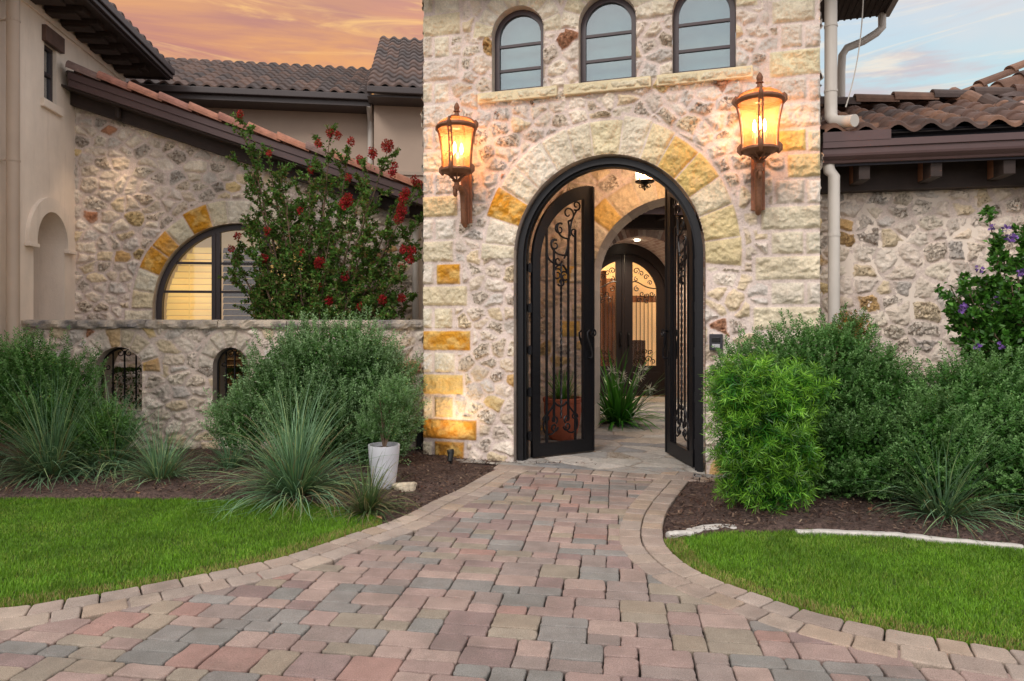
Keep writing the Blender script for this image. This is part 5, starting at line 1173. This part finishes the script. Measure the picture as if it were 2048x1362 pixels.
def shrub(name, label, cat, blobs, n, nl, sl_, ll, lw, pl, tip=None, tipw=.4, upw=.6, mat=None, group=None, stems=16, open_=.75, lo=.5):
    B = np.array(blobs); c0 = B[:, :3].mean(0); base = (c0[0], c0[1], .03); t = thing(name, label, cat, base, 0, group)
    P, O, r = shell(blobs, n, lo); D = nrm(O+np.array([0, 0, upw])+rng.normal(size=O.shape)*.2); V, Q, C = sprigs(P, D, nl, sl_, ll, lw, pl, open_, tip, tipw); C = C*(1+.5*fbm(V[:, 0]+V[:, 1]+9, V[:, 2]+V[:, 1]*.5+9, .22, 71, 2))[:, None]
    # leaves on the inner twigs
    ni = int(n*4.2); vol = B[:, 3]*B[:, 4]*B[:, 5]; kk = rng.choice(len(B), ni, p=vol/vol.sum()); u = nrm(rng.normal(size=(ni, 3))); Pi = B[kk, :3]+u*B[kk, 3:]*(.86*rng.random(ni)**.38)[:, None]; Pi = Pi[Pi[:, 2] > .05]
    V2, Q2_, C2 = leaves(Pi, nrm(rng.normal(size=Pi.shape)+np.array([0, 0, .5])), ll*1.5, lw*1.7, pl[rng.choice(len(pl), len(Pi))]*(.7+.4*rng.random(len(Pi)))[:, None]); V, Q, C = merge([(V, Q, C), (V2, Q2_, C2)])
    npmesh('foliage', V-np.array(base), Q, mat or FOL, t, col=C)
    m = MB()
    for i in rng.choice(len(P), min(stems, len(P)), replace=False):
        q = Vector(P[i]-np.array(base)); b0 = Vector((random.uniform(-.1, .1), random.uniform(-.08, .08), -.02)); m.tube([b0+(q-b0)*f_+Vector((0, 0, .12*math.sin(f_*3.1))) for f_ in (0, .3, .6, .85, 1)], [.012, .010, .007, .005, .003], 5)
    m.build('stems', BARK, t); return t
SAGE = pal((76, 118, 56), (88, 130, 66), (64, 106, 46), (100, 140, 78), (54, 92, 38)); SAGET = s2l((156, 186, 140))
SAGEG = pal((58, 108, 40), (70, 120, 46), (48, 94, 32), (82, 128, 56)); SAGEGT = s2l((136, 174, 112))
shrub('sage_bush', 'wide grey-green sage bush in front of the left grille at the far left', 'bush', [(-5.0, 6.95, .74, .78, .48, .56), (-4.5, 6.9, .60, .38, .38, .42), (-4.15, 6.85, .34, .3, .3, .28), (-5.8, 6.9, .7, .6, .4, .5)], 4000, 20, .19, .028, .013, SAGEG, SAGEGT, .62, 1.1, group=None)
shrub('sage_bush', 'largest sage bush, spilling over the courtyard wall cap beside the tower', 'bush', [(-1.75, 7.02, 1.02, .62, .42, .47), (-2.25, 6.98, .86, .46, .4, .46), (-2.72, 6.95, .44, .28, .3, .34), (-1.35, 7.0, .70, .38, .38, .44), (-1.95, 6.9, .55, .6, .4, .48), (-1.35, 6.9, .34, .3, .3, .3)], 6400, 20, .20, .028, .013, SAGE, SAGET, .66, 1.1)
shrub('sage_bush', 'rounded sage bush against the tower right corner, behind the bright needle shrub', 'bush', [(2.72, 5.95, .92, .60, .42, .62), (2.15, 5.95, .98, .40, .28, .34), (3.15, 5.8, .62, .45, .4, .6), (2.5, 5.75, .45, .5, .35, .45), (2.9, 5.55, .4, .4, .3, .38)], 6000, 20, .14, .026, .013, SAGEG, SAGEGT, .62, .9)
shrub('sage_bush', 'low sage bush at the right edge below the purple flowering hibiscus', 'bush', [(3.75, 5.45, .66, .55, .42, .56), (4.4, 5.4, .70, .5, .4, .56), (3.25, 5.2, .48, .30, .28, .42), (4.0, 5.1, .4, .5, .3, .38)], 5400, 20, .14, .026, .013, SAGEG, SAGEGT, .62, .9)
shrub('small_shrub', 'small bright green leafy shrub between the left spiky clumps', 'bush', [(-3.95, 6.55, .40, .20, .18, .22)], 300, 12, .09, .035, .018, pal((84, 128, 56), (72, 112, 48)), None, 0, .8, stems=5)
shrub('small_shrub', 'small shrub with orange-brown tips peeking above the right sage bush', 'bush', [(3.12, 6.32, 1.30, .13, .12, .26)], 160, 12, .10, .035, .016, pal((92, 110, 60), (110, 104, 60)), s2l((190, 110, 50)), .7, .8, stems=5)
# podocarpus: stiff needles in stars
POD = pal((32, 92, 22), (42, 108, 26), (26, 76, 20), (52, 122, 30))
shrub('podocarpus', 'bright green needle-leaved podocarpus shrub right of the gate', 'bush', [(1.94, 5.28, .90, .40, .34, .27), (1.95, 5.28, .62, .38, .34, .34), (1.97, 5.28, .32, .33, .3, .30), (1.72, 5.2, 1.0, .17, .17, .15), (2.18, 5.2, .98, .17, .17, .16)], 2300, 26, .095, .068, .0062, POD, s2l((142, 198, 58)), .75, .55, FOLG, open_=.9, stems=8, lo=.45)
# plant in the white planter
t = thing('potted_sage', 'small sage growing out of the white planter', 'plant', (gx, gy, .395), 0)
P, O, r = shell([(0, 0, .33, .17, .15, .28), (.13, 0, .38, .14, .1, .2), (-.08, -.03, .18, .12, .1, .14), (.0, .0, .08, .11, .11, .10)], 640, .1); D = nrm(O*.5+np.array([0, 0, 1.0])); V, Q, C = sprigs(P, D, 14, .09, .024, .009, SAGE, .7, SAGET, .5); npmesh('foliage', V, Q, FOL, t, col=C)
m = MB()
for i in range(12):
    a = random.uniform(0, 6.28); q = Vector((.13*math.cos(a)*random.random()*1.5, .12*math.sin(a), random.uniform(.2, .5))); m.tube([(0, 0, -.03), q*.5+Vector((0, 0, .05)), q], [.006, .004, .002], 5)
m.build('stems', BARK, t)
# strappy clumps
def clump(name, label, cat, x, y, n, L, w, pl, spread=1.25, droop=.9, group=None, z=.03, mat=None, dry=.13, base_r=.07, stiff=0):
    t = thing(name, label, cat, (x, y, z), 0, group); seg = 8
    a = rng.uniform(0, 2*np.pi, n); th = np.clip(.05+rng.random(n)**.85*1.02*spread, .03, 1.5); ll = L*rng.uniform(.45, 1.15, n)*(1-.15*th)
    P = np.stack([np.cos(a)*base_r*rng.random(n), np.sin(a)*base_r*rng.random(n), np.zeros(n)], -1); C0 = pl[rng.choice(len(pl), n)]*(.75+.5*rng.random(n))[:, None]
    dm = rng.random(n) < dry; C0[dm] = np.array(s2l((150, 138, 100)))*.8; th[dm] += .35; side = np.stack([-np.sin(a), np.cos(a), np.zeros(n)], -1); tw = rng.uniform(-.5, .5, n); V = []; C = []; dr = droop*rng.uniform(.4, 1.5, n)*(.35+th)
    sw = rng.normal(0, .28, n)
    cur = P.copy(); 
    for i in range(seg+1):
        f_ = i/seg; ang = th+dr*f_**1.6; ang = np.minimum(ang, 2.35); aa = a+sw*f_*2; wd = w*(1-f_**1.7)*(.75+.25*min(1, f_*6))+.0006
        sd = side*np.cos(tw*f_)[:, None]; sd[:, 2] += np.sin(tw*f_)
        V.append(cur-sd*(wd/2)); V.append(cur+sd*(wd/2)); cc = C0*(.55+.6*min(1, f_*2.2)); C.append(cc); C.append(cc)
        step = ll/seg; cur = cur+np.stack([np.cos(aa)*np.sin(ang), np.sin(aa)*np.sin(ang), np.cos(ang)], -1)*step[:, None]; cur[:, 2] = np.maximum(cur[:, 2], .004-z*0+rng.uniform(0, .012, n))
    V = np.stack(V, 1).reshape(-1, 3); C = np.stack(C, 1).reshape(-1, 3); k = 2*(seg+1); b = (np.arange(n)*k)[:, None]
    q = np.array([[2*i, 2*i+1, 2*i+3, 2*i+2] for i in range(seg)]); Q = (b[:, :, None]+q[None]).reshape(-1, 4)
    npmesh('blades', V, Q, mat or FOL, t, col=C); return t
YUC = pal((106, 142, 108), (124, 158, 122), (92, 128, 92), (144, 168, 116), (82, 118, 84))
G_ = 'spiky strap-leaved clumps in the planting beds'
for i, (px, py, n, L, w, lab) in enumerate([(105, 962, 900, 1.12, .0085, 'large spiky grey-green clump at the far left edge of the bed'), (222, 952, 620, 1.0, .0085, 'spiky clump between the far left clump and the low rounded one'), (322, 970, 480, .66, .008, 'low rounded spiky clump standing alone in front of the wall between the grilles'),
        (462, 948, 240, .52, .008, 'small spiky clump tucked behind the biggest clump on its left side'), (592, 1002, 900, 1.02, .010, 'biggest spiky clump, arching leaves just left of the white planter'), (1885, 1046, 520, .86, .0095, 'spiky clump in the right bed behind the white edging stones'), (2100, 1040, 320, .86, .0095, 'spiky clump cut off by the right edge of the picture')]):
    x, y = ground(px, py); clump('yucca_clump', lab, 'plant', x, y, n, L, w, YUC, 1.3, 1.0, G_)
x, y = ground(735, 1030); clump('grass_tuft', 'small dark weedy tuft with dry blades in front of the white planter', 'plant', x, y, 300, .54, .009, pal((74, 96, 58), (88, 108, 64), (60, 82, 50)), 1.4, 1.1, None, dry=.35)
clump('potted_grass', 'bright green strappy plant in the terracotta pot', 'plant', tpx, tpy, 110, .52, .016, pal((84, 140, 56), (100, 156, 64)), 1.0, .6, None, z=.5, mat=FOLG)
lx_, ly_ = (1236-1024)/F*9.9, 9.9
t = clump('spider_lily', 'dark green spider lily clump with white flowers inside the courtyard', 'plant', lx_, ly_, 200, 1.10, .046, pal((46, 108, 30), (58, 126, 36), (38, 92, 26), (72, 140, 44)), 1.35, 1.0, None, z=.04, mat=FOLG, dry=0, base_r=.16)
m = MB(); fl_ = []
for px, py in ((1286, 738), (1246, 752), (1222, 742), (1268, 765), (1300, 778), (1236, 768), (1278, 752)):
    tx = (px-1024)/F*9.75-lx_; tz = EYE-(py-HOR)/F*9.75-.04; m.tube([(0, 0, 0), (tx*.45, -.05, tz*.55), (tx*.85, -.12, tz*.92), (tx, -.15, tz)], [.01, .008, .007, .006], 5, s2l((96, 140, 70)))
    P = np.tile(np.array([[tx, -.15, tz]]), (26, 1)); d = nrm(rng.normal(size=(26, 3))+np.array([0, -.3, .0])); fl_.append(leaves(P, d, .11, .011, np.tile(np.array([s2l((228, 226, 216))]), (26, 1))))
m.build('flower_stalks', mat_vcol('green_stalk', .6, .3, 0), t); 
for V, Q, C in fl_: npmesh('flower', V, Q, PETAL, t, col=C)
# limbs with twigs, leaves and flower heads
def tree(name, label, cat, base, targets, nleaf, ll, lw, pl, flowers, fcol, fr, twig=.30, tr=.02, start=.3, ntw=11, fn=90, fs=.016, mat=None, back=.25):
    t = thing(name, label, cat, base, 0); m = MB(); tw = m; LP_, LD = [], []; b = Vector(base)
    for (px, py, D_) in targets:
        q = Vector(((px-1024)/F*D_, D_, EYE+(HOR-py)/F*D_))-b; b0 = Vector((random.uniform(-.08, .08), random.uniform(-.06, .06), 0)); k = Vector((q.x*.32, q.y*.5, q.z*.42)); k2 = Vector((q.x*.72, q.y*.8, q.z*.78))
        P = [Vector(p) for p in bez(b0, k, k2, q, 22)]; P = [p+Vector((random.uniform(-1, 1), random.uniform(-1, 1), 0))*.012 for p in P]; m.tube(P, [tr*(1-i/22)**.8+.003 for i in range(23)], 6)
        for j in range(ntw):
            f_ = start+(1-start)*(j+random.random())/ntw; i = min(21, int(f_*22)); p = P[i]; tan = (P[i+1]-P[i]).normalized()
            d = (tan*.7+Vector((random.gauss(0, .75), random.gauss(0, .75), random.uniform(-.1, .7)))).normalized(); Lt = twig*(1.35-f_)*random.uniform(.6, 1.3)+.06
            e = p+d*Lt+Vector((0, 0, -.03)); tw.tube([p, p+d*Lt*.5, e], [.005, .003, .0015], 4)
            for s_ in range(3):
                p2 = p+d*Lt*random.uniform(.3, 1); d2 = (d+Vector((random.gauss(0, .7), random.gauss(0, .7), random.gauss(.1, .5)))).normalized(); L2 = Lt*.5
                for q_ in range(nleaf):
                    g = random.random(); LP_.append(p2+d2*L2*g); LD.append(d2*.35+Vector((random.gauss(0, .6), random.gauss(0, .6), random.gauss(0, .45))))
            for q_ in range(nleaf): LP_.append(p+d*Lt*random.random()); LD.append(d*.4+Vector((random.gauss(0, .6), random.gauss(0, .6), random.gauss(0, .45))))
        for q_ in range(nleaf*3): i = random.randint(int(22*start*1.2), 22); LP_.append(P[min(i, 22)]+Vector((random.gauss(0, .03), random.gauss(0, .03), random.gauss(0, .03)))); LD.append(Vector((random.gauss(0, .6), random.gauss(0, .6), random.gauss(.3, .45))))
    m.build('limbs', BARK, t, smooth=True)
    P = np.array(LP_); D = nrm(np.array(LD)); n = len(P); C = pl[rng.choice(len(pl), n)]*(.7+.6*rng.random(n))[:, None]; V, Q, C = leaves(P, D, ll*rng.uniform(.6, 1.2, n), lw, C); npmesh('leaves', V, Q, mat or FOL, t, col=C)
    out = []
    for (px, py, D_, s_) in flowers:
        c = np.array([(px-1024)/F*D_, D_, EYE+(HOR-py)/F*D_])-np.array(base); k = int(fn*s_); o = nrm(rng.normal(size=(k, 3))); p = c+o*np.array([fr, fr, fr*1.25])*s_**.5*rng.random(k)[:, None]**.5
        p = p[np.linalg.norm(p-c, axis=1) > .0]; out.append(leaves(p, nrm(o[:len(p)]+rng.normal(size=(len(p), 3))*.8), fs, fs*.9, fcol[rng.choice(len(fcol), len(p))]*(.7+.6*rng.random(len(p)))[:, None], .55))
    for V, Q, C in out: npmesh('flower_head', V, Q, PETAL, t, col=C)
    return t
CRP = pal((72, 116, 44), (86, 130, 50), (60, 100, 36), (104, 142, 62), (104, 118, 56), (112, 96, 60)); RED = pal((156, 22, 36), (178, 30, 44), (128, 16, 34), (196, 44, 62))
TG = [(486, 235, 8.4), (500, 330, 8.4), (560, 330, 8.5), (620, 330, 8.3), (660, 268, 8.4), (700, 300, 8.5), (775, 300, 8.3), (735, 340, 8.2), (832, 378, 8.2), (800, 400, 8.5), (828, 500, 8.2), (790, 470, 8.3), (462, 500, 8.3), (505, 430, 8.5), (530, 520, 8.2), (610, 430, 8.1), (680, 420, 8.5), (740, 460, 8.1), (560, 420, 8.3), (520, 590, 8.3), (820, 600, 8.4), (760, 560, 8.2), (590, 560, 8.1), (690, 540, 8.1), (640, 600, 8.3), (560, 610, 8.2), (770, 620, 8.1), (480, 560, 8.5), (720, 600, 8.3), (650, 350, 8.5), (840, 440, 8.35), (535, 300, 8.5), (600, 500, 8.0), (660, 470, 8.0), (550, 570, 8.0), (700, 590, 8.0), (800, 540, 8.0), (740, 400, 8.0), (500, 480, 8.0), (620, 380, 8.1), (570, 380, 8.1), (680, 620, 7.98), (600, 620, 7.98)]
FL = [(775, 292, 8.2, 2.2), (745, 306, 8.25, 1.2), (660, 265, 8.35, .7), (676, 272, 8.3, .8), (637, 288, 8.3, .6), (702, 283, 8.3, .7), (695, 400, 8.0, 1.6), (688, 408, 8.0, 1.2), (806, 398, 8.0, 1.3), (803, 420, 8.0, 1.5), (797, 436, 8.0, 1.2), (812, 384, 8.0, .9), (785, 345, 8.2, .9), (830, 362, 8.1, 1), (840, 370, 8.1, .8), (790, 330, 8.2, .5), (640, 524, 7.95, 1.1), (635, 528, 7.95, .7), (690, 552, 8, .7), (534, 462, 8.1, .6), (527, 516, 8.1, .8), (658, 600, 7.95, .9), (765, 600, 8, .9), (803, 596, 8.1, .8), (824, 500, 8.1, .9), (806, 498, 8.1, .7), (820, 518, 8.1, .8), (803, 536, 8.1, .6), (475, 473, 8.2, .6), (463, 497, 8.2, .5), (480, 228, 8.3, .6), (607, 508, 8, .7), (635, 573, 8, .6), (722, 613, 8, .7), (538, 306, 8.3, .4), (622, 340, 8.3, .6), (720, 320, 8.3, .8), (600, 420, 8.1, .4), (697, 355, 8.2, .5)]
tree('crape_myrtle', 'multi-stemmed crape myrtle with red flowers rising behind the courtyard wall', 'tree', ((620-1024)/F*8.45, 8.45, .05), TG, 28, .047, .024, CRP, FL, RED, .048, .36, .020, .22, 17, 150, .024)
HIB = pal((56, 104, 34), (68, 122, 40), (48, 90, 30), (86, 138, 50)); PUR = pal((132, 96, 176), (150, 112, 190), (112, 74, 160))
HT = [(2030, 520, 5.65), (2060, 640, 5.55), (1930, 640, 5.75), (1960, 610, 5.65), (2090, 560, 5.6), (2020, 560, 5.6), (1990, 660, 5.6), (2045, 600, 5.5), (1900, 575, 5.85), (1975, 428, 5.9), (2005, 520, 5.8), (1925, 560, 5.85), (1908, 620, 5.8), (1950, 680, 5.7), (2010, 640, 5.7), (2045, 460, 5.9), (2060, 560, 5.7), (2080, 500, 5.9), (2030, 590, 5.8), (2100, 620, 5.8), (1985, 600, 5.9), (2040, 660, 5.6), (2110, 440, 5.9), (2000, 690, 5.7), (2070, 700, 5.6), (1965, 560, 5.8)]
HF = [(2012, 457, 5.75, .7), (2018, 476, 5.7, .8), (2027, 477, 5.7, .7), (2044, 543, 5.6, .9), (1924, 616, 5.65, 1.1), (1960, 537, 5.7, .4), (2002, 690, 5.5, .5), (1985, 455, 5.75, .4), (1995, 600, 5.65, .4), (1955, 693, 5.6, .5)]
tree('hibiscus_bush', 'tall leafy hibiscus with small purple flowers at the right edge', 'bush', ((2075-1024)/F*5.9, 5.9, .05), HT, 15, .058, .034, HIB, HF, PUR, .022, .20, .014, .35, 12, 34, .030, FOLG)
# clipped hedge behind the courtyard wall
P = np.stack([rng.uniform(-5.2, -1.6, 9000), rng.uniform(8.05, 8.45, 9000), rng.uniform(.05, .92, 9000)], -1); f_ = rng.integers(0, 3, 9000); P[f_ == 0, 1] = 8.05; P[f_ == 1, 2] = .92; D = nrm(rng.normal(size=P.shape)+np.array([0, -.5, .5]))
V1_, Q1_, C1_ = leaves(P, D, .04, .022, pal((40, 66, 26), (50, 80, 30), (32, 54, 22))[rng.choice(3, 9000)]); o = npmesh('clipped_hedge', V1_, Q1_, FOL, col=C1_); tag(o, 'dark clipped hedge seen through the wall grilles', 'hedge')
# a few fallen leaves and pebbles on the mulch
for px, py, l, c in ((1740, 1035, 'dry brown leaf on the mulch under the right spiky clump', (150, 104, 74)), (275, 1000, 'dry tan leaf at the lawn edge below the low rounded clump', (176, 128, 84)), (757, 1052, 'dry leaf where the left lawn tip meets the border', (160, 120, 92))):
    x, y = ground(px, py); m = MB(); m.add([(-.04, 0, .0), (-.01, -.018, .012), (.035, 0, .02), (-.005, .02, .014)], [(0, 1, 2, 3)], s2l(c)); o = m.build('fallen_leaf', mat_vcol('dry_leaf', .8, .2, 0) if 'dry_leaf' not in bpy.data.materials else bpy.data.materials['dry_leaf'], None); o.location = (x, y, .055); o.rotation_euler = (.2, .1, random.uniform(0, 6)); tag(o, l, 'leaf')
